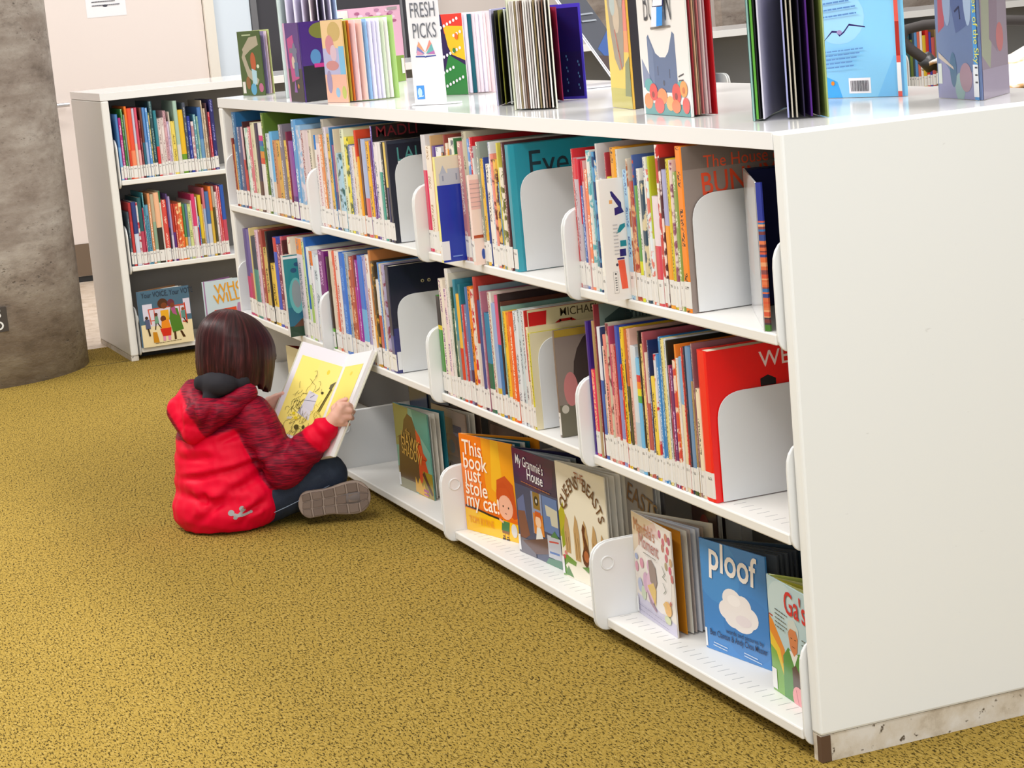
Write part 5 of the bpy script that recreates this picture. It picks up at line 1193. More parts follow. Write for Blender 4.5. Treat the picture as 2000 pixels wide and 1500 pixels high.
display_book('open_book', 'painted blue and mauve book standing spine out at the bookcase end', 'book', GT, (-.155, .495), (-.325, .518), (-.250, .615), ZT, .265, '60709a', '8a7890', fan(3, .25, .75),
    [('r', 0, 0, 1, 1, '66769e'), ('p', [(0, .75), (.25, .8), (.28, 1), (0, 1)], 'a03848'), ('p', [(.06, .45), (.22, .5), (.25, .8), (.1, .8)], 'a84858'), ('p', [(.1, .3), (.5, .1), (.9, .2), (.9, 0), (0, 0)], '8a88b0'), ('p', [(.3, .85), (.6, 1), (.8, .95), (.75, .5), (.5, .45)], '52608e'), ('e', .8, .75, .1, .25, 'a0b0cc'), ('e', .3, .7, .1, .2, '8a98b8'), ('e', .55, .08, .12, .1, '8aa4a8'), ('e', .4, .2, .08, .12, '4a6a8a'), ('l', [(.5, .60), (.6, .63), (.62, .55)], .004, '2a3050'), ('e', .7, .15, .15, .1, 'a08090'), ('p', [(.05, .32), (.4, .22), (.42, .2), (.05, .28)], 'c0b0a8'), ('r', .03, .1, .12, .24, 'd0d4d0'),
     ('r', .90, 0, 1, 1, '4a90d0'), ('r', .90, .84, 1, 1, 'c86a28'), ('r', .88, .02, 1, .24, 'e6e6ee')] + [('l', [(.93, .22 - i * .05), (.98, .22 - i * .05)], .003, '404048') for i in range(3)],
    [('Masters of the Sky', .935, .83, .026, 'd8d060', -90, 'l', .003, .8)],
    back_shapes=[('r', 0, 0, 1, 1, '8c7a88'), ('p', [(.0, .3), (.3, .2), (.5, .6), (.35, 1), (.1, 1)], '96987e'), ('p', [(.3, .4), (.6, .3), (.7, 1), (.4, 1)], '806878'), ('e', .7, .4, .14, .1, 'b8605c'), ('p', [(.6, .8), (1, .78), (1, 1), (.6, 1)], 'b06a50'), ('r', 0, 0, 1, .2, '988a9c')])

# ---------------------------------------------------------------- the child
J = {'pelvis': (-2.5090, -0.4235, 0.0580), 'belly': (-2.5088, -0.4231, 0.1370), 'chest': (-2.5184, -0.4202, 0.2278), 'neck': (-2.5133, -0.3788, 0.3502), 'headc': (-2.5026, -0.3508, 0.4817), 'shR': (-2.4185, -0.3409, 0.3145), 'elR': (-2.3641, -0.2826, 0.1564), 'wrR': (-2.3054, -0.1711, 0.2633), 'shL': (-2.5875, -0.4609, 0.3091), 'elL': (-2.6724, -0.4028, 0.1043), 'wrL': (-2.5939, -0.2675, 0.2853), 'hipR': (-2.4531, -0.3614, 0.0509), 'knR': (-2.3864, -0.1587, 0.1219), 'anR': (-2.4964, -0.2784, -0.0008), 'hipL': (-2.6071, -0.4561, 0.0375), 'knL': (-2.6811, -0.2574, 0.0561), 'anL': (-2.3743, -0.2111, 0.0473), 'heel': (-2.3365, -0.2382, 0.0607), 'toe': (-2.3030, -0.0948, 0.0680), 'heelT': (-2.3995, -0.2212, 0.0457), 'toeT': (-2.3655, -0.0761, 0.0531), 'Gt': (-2.4802, -0.0401, 0.4210), 'Lt': (-2.5610, -0.1394, 0.4627), 'Rt': (-2.3218, -0.0179, 0.4502), 'Gb': (-2.4353, -0.2026, 0.1578), 'Lb': (-2.5160, -0.3017, 0.1976), 'Rb': (-2.2758, -0.1777, 0.1937), 'palmR': (-2.2902, -0.1452, 0.2951), 'k1': (-2.2867, -0.1360, 0.3248), 'k2': (-2.2815, -0.1308, 0.3081), 'k3': (-2.2821, -0.1325, 0.2901), 'k4': (-2.2881, -0.1397, 0.2722), 'm1': (-2.2852, -0.1125, 0.3214), 'm2': (-2.2814, -0.1083, 0.3046), 'm3': (-2.2826, -0.1113, 0.2867), 'm4': (-2.2866, -0.1219, 0.2696), 't1': (-2.3040, -0.0974, 0.3121), 't2': (-2.2998, -0.0946, 0.2969), 't3': (-2.3014, -0.0989, 0.2791), 't4': (-2.3035, -0.1100, 0.2637), 'th1': (-2.3063, -0.1454, 0.3136), 'th2': (-2.3143, -0.1243, 0.3259), 'th3': (-2.3111, -0.1076, 0.3308), 'palmL': (-2.5758, -0.2483, 0.3053), 'lk1': (-2.5639, -0.2310, 0.3188), 'lth': (-2.5424, -0.2168, 0.3298), 'lf1': (-2.5665, -0.2239, 0.3101), 'lf2': (-2.5665, -0.2237, 0.2986), 'lf3': (-2.5684, -0.2288, 0.2875), 'lf4': (-2.5708, -0.2351, 0.2780), 'hoodL': (-2.5190, -0.5058, 0.3335), 'hoodB': (-2.4579, -0.5001, 0.2787), 'hoodR': (-2.3993, -0.4167, 0.3376), 'hoodR2': (-2.4003, -0.3492, 0.3717), 'hoodT': (-2.5456, -0.4632, 0.3768), 'lining': (-2.4432, -0.4195, 0.3986), 'hoodC': (-2.4213, -0.4743, 0.3363), 'hemL': (-2.5924, -0.5016, 0.0264), 'hemR': (-2.4198, -0.3583, 0.0568), 'hemB': (-2.4528, -0.4447, 0.0368), 'logo': (-2.3296, -0.4303, 0.0587)}
CREASES = [((-2.4338, -0.5629, 0.1499), (-2.3914, -0.4520, 0.1699), 1.0), ((-2.3914, -0.4520, 0.1699), (-2.3441, -0.3282, 0.1927), 1.0), ((-2.4365, -0.5700, 0.2025), (-2.3945, -0.4600, 0.2155), 1.3), ((-2.3932, -0.4567, 0.2473), (-2.3628, -0.3773, 0.2744), 1.2), ((-2.4281, -0.5481, 0.1091), (-2.3802, -0.4227, 0.0826), 1.4), ((-2.4216, -0.5310, 0.0297), (-2.3837, -0.4318, 0.1187), 1.3), ((-2.3837, -0.4318, 0.1187), (-2.3454, -0.3317, 0.1580), 1.4), ((-2.3773, -0.4151, 0.0324), (-2.3506, -0.3451, 0.0891), 1.2), ((-2.3599, -0.3697, 0.2248), (-2.3481, -0.3388, 0.1517), 1.2), ((-2.4102, -0.5011, 0.0692), (-2.4079, -0.4952, 0.1250), 1.3), ((-2.3535, -0.3529, 0.0757), (-2.3762, -0.4122, 0.0604), 1.0)]
HOOD_CREASES = [((-2.4115, -0.5047, 0.3702), (-2.4087, -0.4972, 0.2861), 1.2), ((-2.3897, -0.4476, 0.3577), (-2.4041, -0.4853, 0.2780), 1.1), ((-2.4248, -0.5394, 0.3667), (-2.4249, -0.5395, 0.2833), 1.0), ((-2.3974, -0.4676, 0.3846), (-2.3647, -0.3821, 0.3513), 1.0), ((-2.4069, -0.4924, 0.3898), (-2.3787, -0.4187, 0.3659), 0.9)]
SHOE_C = (-2.3055, -0.1711, 0.0636)
SEAM = [(-2.3491, -0.3273, 0.0496), (-2.3417, -0.2939, 0.0608), (-2.3406, -0.2350, 0.0792), (-2.3393, -0.1757, 0.0977), (-2.3423, -0.1415, 0.1113)]
V3 = Vector
BASE = Vector((-2.5, -.42, 0))
LAT = Vector((-.93, -.37, 0)).normalized(); FWD = Vector((-.37, .93, 0)).normalized(); UPZ = Vector((0, 0, 1))
CR = Vector((.357, .934, 0)); CD = Vector((-.934, .357, 0))     # across and along the line of sight, used to lay creases on the back
def j(n): return Vector(J[n])

def add_capsule(vs, fs, p0, r0, p1, r1, seg=20, cap=6):
    p0, p1 = Vector(p0), Vector(p1); d = p1 - p0; L = d.length
    t = d.normalized() if L > 1e-6 else Vector((0, 0, 1)); a = t.orthogonal().normalized(); b = t.cross(a)
    rings = []
    for i in range(cap + 1):
        an = pi / 2 * i / cap; rings.append((p0 - t * r0 * cos(an), r0 * sin(an)))
    for i in range(cap, -1, -1):
        an = pi / 2 * i / cap; rings.append((p1 + t * r1 * cos(an), r1 * sin(an)))
    base = len(vs); idx = []
    for c, r in rings:
        if r < 1e-6: vs.append(tuple(c)); idx.append([len(vs) - 1] * seg)
        else:
            row = []
            for k in range(seg):
                an = 2 * pi * k / seg; vs.append(tuple(c + (a * cos(an) + b * sin(an)) * r)); row.append(len(vs) - 1)
            idx.append(row)
    for i in range(len(idx) - 1):
        for k in range(seg):
            q = [idx[i][k], idx[i][(k + 1) % seg], idx[i + 1][(k + 1) % seg], idx[i + 1][k]]
            u = []
            for x in q:
                if x not in u: u.append(x)
            if len(u) > 2: fs.append(tuple(u))
def add_ellipsoid(vs, fs, c, r, axes=None):
    n0 = len(vs); add_capsule(vs, fs, (0, 0, 0), 1, (0, 0, 1e-5), 1, 24, 8)
    A = axes or (LAT, FWD, UPZ)
    for i in range(n0, len(vs)):
        q = vs[i]; vs[i] = tuple(Vector(c) + A[0] * q[0] * r[0] + A[1] * q[1] * r[1] + A[2] * q[2] * r[2])
def blob(prims, voxel, smooth=6, shape=None):
    """one continuous skin over the given limbs: joined, fused into a single surface and smoothed. returns vertices (numpy) and faces"""
    vs, fs = [], []
    for p in prims:
        if p[0] == 'E': add_ellipsoid(vs, fs, *p[1:])
        else: add_capsule(vs, fs, *p)
    me = bpy.data.meshes.new('limbs'); me.from_pydata(vs, [], fs)
    ob = bpy.data.objects.new('limbs', me); COL.objects.link(ob)
    m = ob.modifiers.new('fuse', 'REMESH'); m.mode = 'VOXEL'; m.voxel_size = voxel; m.adaptivity = 0
    if smooth:
        m = ob.modifiers.new('soften', 'SMOOTH'); m.factor = .5; m.iterations = smooth
    dg = bpy.context.evaluated_depsgraph_get(); e = ob.evaluated_get(dg)
    me2 = bpy.data.meshes.new_from_object(e)
    n = len(me2.vertices); co = np.empty(n * 3, dtype=np.float64); me2.vertices.foreach_get('co', co); co = co.reshape(-1, 3)
    no = np.empty(n * 3); me2.vertex_normals.foreach_get('vector', no); no = no.reshape(-1, 3)
    faces = [tuple(p.vertices) for p in me2.polygons]
    bpy.data.objects.remove(ob); bpy.data.meshes.remove(me); bpy.data.meshes.remove(me2)
    return co, no, faces
def skin_object(name, co, faces, mat, parent, cols=None, extra=None):
    me = bpy.data.meshes.new(name); me.from_pydata([tuple(c) for c in (co - np.array(BASE))], [], faces); me.materials.append(mat)
    me.polygons.foreach_set('use_smooth', [True] * len(faces))
    if cols is not None:
        a = me.color_attributes.new('Col', 'FLOAT_COLOR', 'POINT'); a.data.foreach_set('color', np.c_[cols, np.ones(len(cols))].astype(np.float32).ravel())
    if extra is not None:
        a = me.attributes.new('Weave', 'FLOAT', 'POINT'); a.data.foreach_set('value', np.asarray(extra, dtype=np.float32))
    me.update(); o = bpy.data.objects.new(name, me); COL.objects.link(o)
    if parent is not None: o.parent = parent
    else: o.location = BASE
    return o
def vnoise(co, f, seed=0):
    """cheap smooth noise made of sines, evaluated on all vertices"""
    r = np.random.default_rng(seed); out = np.zeros(len(co))
    for i in range(7):
        k = r.normal(size=3) * f; out += np.sin(co @ k + r.random() * 6.28)
    return out / 7
def screen(co):
    """position across (r), up (z) and away (d) of the child's own place, for laying creases on the back of the jacket"""
    q = co - np.array([-2.5, -.40, 0]); return q @ np.array(CR), co[:, 2], q @ np.array(CD)
def crease(co, no, segs, amount, width, side=-1):
    r, z, d = screen(co); disp = np.zeros(len(co)); face = np.clip((no @ np.array(CD)) * side, 0, 1)
    for (a, b, *k) in segs:
        a2 = np.array([(Vector(a) - Vector((-2.5, -.4, 0))).dot(CR), a[2]]); b2 = np.array([(Vector(b) - Vector((-2.5, -.4, 0))).dot(CR), b[2]])
        ab = b2 - a2; pq = np.c_[r, z] - a2; t = np.clip(pq @ ab / (ab @ ab), 0, 1)
        nrm = np.array([-ab[1], ab[0]]) / np.linalg.norm(ab); s = pq @ nrm; end = np.linalg.norm(pq - t[:, None] * ab, axis=1)
        w = width * (k[0] if k else 1)
        fade = np.exp(-(np.maximum(end - abs(s), 0) / w) ** 2) * np.sin(np.clip(t, .02, .98) * pi) ** .5
        disp += (-np.exp(-(s / w) ** 2) + .8 * np.exp(-((s - 1.9 * w) / (1.2 * w)) ** 2)) * fade * amount
    return co + no * (disp * face)[:, None]

# ------------------------------------------------ materials of the child
def skin_material():
    n = NT('skin'); f = n.noise(n.obj(), 30, 3)
    n.base(n.mix(n.math('MULTIPLY', f, .35), attr(n, 'Col'), (.72, .30, .22)))
    n.b.inputs['Subsurface Weight'].default_value = .12; n.b.inputs['Subsurface Radius'].default_value = (.01, .004, .002)
    return n.set(.5, .35)
M_SKIN = skin_material()
def jacket_material():
    n = NT('red_softshell_jacket')
    m = n.n('ShaderNodeMapping'); m.inputs['Rotation'].default_value = (.15, .2, .38); m.inputs['Scale'].default_value = (30, 30, 330); n.l(n.obj(), m.inputs[0])
    w = n.noise(m.outputs[0], 1, 3, .6)
    wv = n.n('ShaderNodeAttribute', attribute_name='Weave').outputs['Fac']
    dark = n.math('MULTIPLY', n.step(w, .40, .60), wv)
    c = n.mix(dark, attr(n, 'Col'), (.085, .002, .012))
    n.base(n.mix(n.math('MULTIPLY', wv, .30), c, (.16, .004, .02)))
    n.bump(n.noise(n.obj(), 700, 1), .06, .0006)
    return n.set(.55, .16)
M_JACKET = jacket_material()
M_LINING = solid('black_fleece_lining', (.012, .010, .014), .9)
def denim_material():
    n = NT('dark_denim'); f = n.noise(n.obj(), 420, 2); b = n.noise(n.obj(), 12, 3)
    c = n.mix(f, (.006, .011, .026), (.022, .034, .062)); n.base(n.mix(n.math('MULTIPLY', n.step(b, .5, .75), .5), c, (.045, .065, .10))); n.bump(f, .15, .001); return n.set(.85)
M_DENIM = denim_material()
def hair_material():
    n = NT('dark_auburn_hair')
    w = n.noise(n.n('ShaderNodeUVMap', uv_map='UVMap').outputs[0], 1, 4, .6)
    n.base(n.ramp(w, [(.35, (.014, .003, .003)), (.55, (.040, .008, .008)), (.72, (.105, .022, .020))]))
    n.bump(w, .5, .004)
    n.b.inputs['Anisotropic'].default_value = .6
    return n.set(.42, .22)
M_HAIR = hair_material()
M_SOLE = flat_material('rubber_sole', .7)
M_SHOE = solid('grey_shoe_fabric', (.16, .13, .12), .8)

# ------------------------------------------------ body: one continuous skin
HC = j('headc'); HF = Vector((-.10, .95, -.28)).normalized(); HL = UPZ.cross(HF).normalized(); HU = HF.cross(HL).normalized()
if HU.z < 0: HU = -HU
def hp(f, l, u): return HC + HF * f + HL * l + HU * u
prims = [('E', HC, (.070, .085, .092), (HL, HF, HU)), ('E', hp(.022, 0, -.05), (.052, .060, .050), (HL, HF, HU)), (hp(.082, 0, -.012), .008, hp(.094, 0, -.028), .010),
         ('E', hp(.0, .072, -.015), (.010, .016, .024), (HL, HF, HU)), ('E', hp(.0, -.072, -.015), (.010, .016, .024), (HL, HF, HU)), (hp(.078, .012, -.052), .006, hp(.078, -.012, -.052), .006),
         (hp(-.02, 0, -.07), .038, j('neck') + Vector((0, 0, -.03)), .042), (j('neck') + Vector((0, 0, -.05)), .06, j('belly'), .085), (j('belly'), .085, j('pelvis') + Vector((0, 0, .02)), .08),
         (j('shL') * .96 + j('neck') * .04 + Vector((0, 0, -.02)), .036, j('shR') + Vector((0, 0, -.02)), .036)]
for S in 'RL':
    prims += [(j('sh' + S), .034, j('el' + S), .028), (j('el' + S), .027, j('wr' + S), .019)]
prims += [(j('hipR'), .058, j('knR') + Vector((0, 0, -.004)), .038), (j('knR') + Vector((0, 0, -.006)), .036, Vector(J['anR']) + Vector((0, 0, .045)), .026),
          (j('hipL') + Vector((0, 0, .02)), .058, j('knL') + Vector((0, 0, .01)), .038), (j('knL'), .036, j('anL') + Vector((0, .0, .012)), .026), (j('anL') + Vector((0, 0, .012)), .026, j('heelT') + Vector((-.01, .02, .01)), .024)]
# right hand: palm, four unequal fingers hooked round the page edge, thumb on the page
prims += [(j('wrR'), .019, j('palmR'), .019), (j('palmR'), .018, j('k1') * .5 + j('k2') * .5, .0135), (j('palmR'), .017, j('k3') * .5 + j('k4') * .5, .0125)]
for a, b, c, r_ in (('k1', 'm1', 't1', .0079), ('k2', 'm2', 't2', .0081), ('k3', 'm3', 't3', .0078), ('k4', 'm4', 't4', .0068)):
    prims += [(j(a), r_ + .0014, j(b), r_), (j(b), r_, j(c), r_ - .0010)]
prims += [(j('palmR'), .011, j('th1'), .0092), (j('th1'), .0090, j('th2'), .0078), (j('th2'), .0078, j('th3'), .0068)]
# left hand: thumb over the page, fingers under it
prims += [(j('wrL'), .019, j('palmL'), .018), (j('palmL'), .016, j('lk1'), .012), (j('lk1'), .0098, j('lth'), .0078)]
for n_, r_ in (('lf1', .0076), ('lf2', .0078), ('lf3', .0074), ('lf4', .0064)):
    prims += [(j('palmL'), .012, j(n_), r_ + .001), (j(n_), r_, j(n_) + Vector((-.012, .022, .004)), r_ - .001)]
co, no, fc = blob(prims, .0034, 3)
skin = np.tile(np.array([.80, .47, .36]), (len(co), 1))
hl = np.stack([(co - np.array(HC)) @ np.array(a) for a in (HF, HL, HU)], 1)
face_ = hl[:, 0] > .05
for sx in (-1, 1):
    e = ((hl[:, 1] - sx * .028) / .011) ** 2 + ((hl[:, 2] - .004) / .006) ** 2; skin[face_ & (e < 1)] = (.03, .02, .02)
    e = ((hl[:, 1] - sx * .028) / .016) ** 2 + ((hl[:, 2] - .022) / .004) ** 2; skin[face_ & (e < 1)] = (.06, .02, .015)
e = (hl[:, 1] / .020) ** 2 + ((hl[:, 2] + .053) / .006) ** 2; skin[face_ & (e < 1)] = (.62, .20, .18)
body = skin_object('person', co, fc, M_SKIN, None, skin)
tag(body, 'child in red hooded jacket sitting cross-legged on the carpet, reading a yellow book', 'person')

# ------------------------------------------------ jeans
k = [(j('hipR') + Vector((0, 0, .02)), .082, j('knR') + Vector((0, 0, .0)), .056), (j('knR') + Vector((0, 0, -.012)), .052, Vector(J['anR']) + Vector((.03, .0, .05)), .046),
     (j('hipL') + Vector((0, 0, .03)), .08, j('knL') + Vector((0, 0, .012)), .055), (j('knL'), .052, j('anL') + Vector((-.03, 0, .008)), .040), (j('pelvis') + Vector((0, 0, .025)), .085, j('hipR') + Vector((0, 0, .02)), .082)]
co, no, fc = blob(k, .005, 8)
co[:, 2] = np.where(co[:, 2] < .004, .004 + (co[:, 2] - .004) * .02, co[:, 2])
co = co + no * (.0035 * vnoise(co, 60, 2) + .002 * vnoise(co, 130, 5))[:, None]
co[:, 2] = np.maximum(co[:, 2], .002)
jeans = skin_object('jeans', co, fc, M_DENIM, body)

# ------------------------------------------------ jacket with sleeves
C1, C2, C3 = j('pelvis') + Vector((0, 0, .022)), j('belly') + Vector((0, 0, .0)), j('chest')
k = [('E', Vector((C1.x, C1.y, .056)), (.154, .134, .098)), ('E', j('hemR') + Vector((0, 0, .022)), (.068, .085, .078)), ('E', C2 - Vector((0, 0, .012)), (.146, .118, .10)), ('E', C3, (.132, .102, .10)), ('E', C3 * .5 + C2 * .5, (.142, .112, .10)), (j('shL') + Vector((0, 0, -.012)), .054, j('shR') + Vector((0, 0, -.010)), .056),
     (j('neck') + Vector((0, 0, -.05)), .066, j('chest'), .085)]
k += [(j('shR') + Vector((0, 0, -.008)), .058, j('elR'), .052), (j('elR') + Vector((0, 0, -.004)), .050, j('wrR') * .55 + j('elR') * .45, .047), (j('wrR') * .55 + j('elR') * .45, .046, j('wrR') + (j('elR') - j('wrR')).normalized() * .012, .0375),
      (j('shL') + Vector((0, 0, -.008)), .056, j('elL'), .050), (j('elL'), .048, j('wrL') + (j('elL') - j('wrL')).normalized() * .02, .036)]
co, no, fc = blob(k, .0055, 10)
co[:, 2] = np.where(co[:, 2] < .006, .006 + (co[:, 2] - .006) * .05, co[:, 2])
r_, z_, d_ = screen(co)
# limb weights: distance to the sleeves against the torso
def seg_dist(co, a, b):
    a, b = np.array(a), np.array(b); ab = b - a; t = np.clip((co - a) @ ab / (ab @ ab), 0, 1); return np.linalg.norm(co - a - t[:, None] * ab, axis=1), t
dR1, tR1 = seg_dist(co, j('shR'), j('elR')); dR2, tR2 = seg_dist(co, j('elR'), j('wrR')); dL1, tL1 = seg_dist(co, j('shL'), j('elL')); dL2, tL2 = seg_dist(co, j('elL'), j('wrL'))
sleeve = np.clip((.0655 - np.minimum(np.minimum(dR1, dR2), np.minimum(dL1, dL2))) / .004, 0, 1)
# soft folds
co = co + no * ((.0045 * vnoise(co * np.array([1, 1, 1.8]), 42, 1) + .0026 * vnoise(co, 95, 3)))[:, None]
CRS = CREASES
co = crease(co, no, CRS, .0105, .0080)
bt = np.sin(tR2 * 26 + 2.2 * vnoise(co, 30, 9)) * np.clip((.06 - dR2) / .02, 0, 1); co = co + no * (.0022 * bt)[:, None]
bt = np.sin(tR1 * 22 + 3 * vnoise(co, 30, 8)) * np.clip((.066 - dR1) / .02, 0, 1) * np.clip(tR1 * 1.6, 0, 1); co = co + no * (.0026 * bt)[:, None]
# heathered dark panels: shoulders and sleeves above the cuff; bright red body and cuffs
cuff = np.maximum(np.clip((tR2 - .66) / .05, 0, 1) * (dR2 < .07) * (dR2 <= dR1 + .004), np.clip((tL2 - .70) / .05, 0, 1) * (dL2 < .07))
yoke = np.clip((co[:, 2] - (.272 + .20 * np.clip(r_ - .0, -.2, .2))) / .006, 0, 1)
weave = np.clip(np.maximum(sleeve, yoke) - cuff, 0, 1)
dk = np.clip((tR1 - .25) / .5, 0, 1) * np.clip((.07 - dR1) / .01, 0, 1)
cl = np.tile(np.array([.74, .0, .026]), (len(co), 1)); cl = cl * (1 - weave[:, None]) + np.array([.40, .003, .022]) * weave[:, None]
co[:, 2] = np.maximum(co[:, 2], .003)
jacket = skin_object('jacket', co, fc, M_JACKET, body, cl, weave)

# ------------------------------------------------ hood lying on the back, black lining showing at the neck
HD = [j(n) for n in ('hoodT', 'hoodL', 'hoodB', 'hoodC', 'hoodR', 'hoodR2')]
k = [(HD[0], .030, HD[1], .040), (HD[1], .042, HD[2], .033), (HD[2], .033, HD[4], .032), (HD[4], .034, HD[5], .026), (HD[1] * .5 + HD[2] * .5, .036, HD[3], .036), (HD[3], .036, HD[4], .032), (HD[0], .028, HD[3], .030), (HD[3], .03, j('neck') + Vector((0, 0, -.04)), .04), (HD[5], .024, j('neck') + FWD * .05 + Vector((0, 0, -.01)), .026)]
co, no, fc = blob(k, .0045, 8)
r_, z_, d_ = screen(co)
co = co + no * (.004 * vnoise(co, 50, 4) + .0018 * vnoise(co, 120, 6))[:, None]
co = crease(co, no, HOOD_CREASES, .008, .0075)
ctr = np.clip((.034 - np.abs(r_ + .072 + .55 * (z_ - .27))) / .006, 0, 1)
weave = 1 - ctr
cl = np.array([.70, .0, .025]) * ctr[:, None] + np.array([.40, .003, .022]) * weave[:, None]
hood = skin_object('hood', co, fc, M_JACKET, jacket, cl, weave)
NK = j('neck')
k = [('E', j('lining') + Vector((0, 0, .004)), (.066, .045, .034)), ('E', NK + Vector((0, 0, .01)), (.068, .060, .034)), (j('lining') + CR * -.045 + Vector((0, 0, .010)), .020, j('lining') + CR * .066 + Vector((0, 0, .002)), .024), (j('lining'), .03, j('hoodC') * .62 + j('lining') * .38 + Vector((0, 0, .004)), .018)]
co, no, fc = blob(k, .0045, 6)
co = co + no * (.0025 * vnoise(co, 70, 14))[:, None]
skin_object('hood_lining', co, fc, M_LINING, jacket)
# drawcord hem line and printed reflective mark at the lower back: two dots joined by curved strokes
def on_back(u, z, want):
    """point on the jacket surface seen along the line of sight at (across, up)"""
    o = Vector((-2.5, -.4, 0)) + CR * u + UPZ * z - CD * .6
    ok, loc, nrm, _ = jacket.ray_cast(o - BASE, CD)
    return (loc + nrm * .0012 + BASE) if ok else None
mb = MB()
lg = Vector(J['logo']) - Vector((-2.5, -.4, 0)); lu, lz = lg.dot(CR), lg.z
def dot(u, z, ru, rz, col, n=18):
    pts = [on_back(lu + u + ru * cos(2 * pi * i / n), lz + z + rz * sin(2 * pi * i / n), 0) for i in range(n)]
    if all(p is not None for p in pts): mb.poly([p - BASE for p in pts], col)
GRY = (.33, .31, .30)
dot(-.022, .006, .0085, .0075, GRY); dot(.008, .014, .0085, .0075, GRY); dot(-.012, -.008, .006, .004, GRY)
for i in range(9):
    t_ = i / 8; dot(-.018 + .046 * t_, .002 - .004 * sin(t_ * 3.4) - .002 * t_, .0055, .0036, GRY, 10)
for i in range(7):
    t_ = i / 6; dot(-.012 + .022 * t_, -.005 + .018 * t_ * t_, .0045, .0036, GRY, 10)
mb.build('logo_print', solid('reflective_print', (.33, .31, .30), .5), jacket)

# ------------------------------------------------ hair: smooth chin-length bob with a fringe
NT_, NS = 132, 44
TH = [2 * pi * i / NT_ for i in range(NT_)]
hv, hf, huv = [], [], []
AX = (HF, HL, (UPZ * .95 + HF * .12).normalized())
rh = random.Random(8); ph = [rh.random() * 6.28 for _ in range(8)]
def hair_r(th, s):
    g = .010 * sin(th * 9 + ph[0] + s * 2) + .007 * sin(th * 17 + ph[1] - s) + .006 * sin(th * 31 + ph[2]) + .004 * sin(th * 53 + ph[3])
    return g * min(1, s * 1.6)
def hair_pt(th, s, k):
    front = abs((th + pi) % (2 * pi) - pi)
    zb = -.098 + .006 * sin(th * 5 + ph[4]) + .005 * sin(th * 23 + ph[5]) + .004 * sin(th * 41 + ph[6])
    f = 1 - min(1, max(0, (front - .26) / .22)); f = f * f * (3 - 2 * f)
    zb = zb * (1 - f) - .022 * f
    if s < .52:
        a = s / .52 * pi / 2; rr, zz = sin(a), .101 * cos(a)
    else:
        q = (s - .52) / .48; zz = zb * q; rr = 1 + .02 * sin(q * 2.4) - .07 * q * q
    rr *= 1 + hair_r(th, s) * (1.6 if s > .8 else 1)
    rf, rl = (.098 + .024 * max(0, cos(th)) ** 1.3) * k, .099 * k
    return HC + AX[0] * (rr * rf * cos(th) - .004) + AX[1] * (rr * rl * sin(th)) + AX[2] * (zz * (k if zz > 0 else 1) + .004)
mb = MB()
for k_ in (1.0, .84):
    for s_ in range(NS + 1):
        for th in TH: mb.v.append(tuple(hair_pt(th, .012 + .988 * s_ / NS, k_) - BASE))
per = (NS + 1) * NT_
def hid(L, s, t): return L * per + s * NT_ + (t % NT_)
def huv_(s, t): return (t / NT_ * 62, s / NS * 2.2)
for s_ in range(NS):
    for t_ in range(NT_):
        mb.face((hid(0, s_, t_), hid(0, s_ + 1, t_), hid(0, s_ + 1, t_ + 1), hid(0, s_, t_ + 1)), uv=[huv_(s_, t_), huv_(s_ + 1, t_), huv_(s_ + 1, t_ + 1), huv_(s_, t_ + 1)])
        mb.face((hid(1, s_, t_ + 1), hid(1, s_ + 1, t_ + 1), hid(1, s_ + 1, t_), hid(1, s_, t_)), uv=[huv_(s_, t_ + 1), huv_(s_ + 1, t_ + 1), huv_(s_ + 1, t_), huv_(s_, t_)])
for t_ in range(NT_):
    mb.face((hid(0, NS, t_), hid(1, NS, t_), hid(1, NS, t_ + 1), hid(0, NS, t_ + 1)), uv=[huv_(NS, t_)] * 2 + [huv_(NS, t_ + 1)] * 2)
mb.face([hid(0, 0, t_) for t_ in range(NT_)], uv=[huv_(0, t_) for t_ in range(NT_)]); mb.face([hid(1, 0, t_) for t_ in range(NT_)][::-1], uv=[huv_(0, t_) for t_ in range(NT_)][::-1])
mb.build('hair', M_HAIR, body, smooth=True)

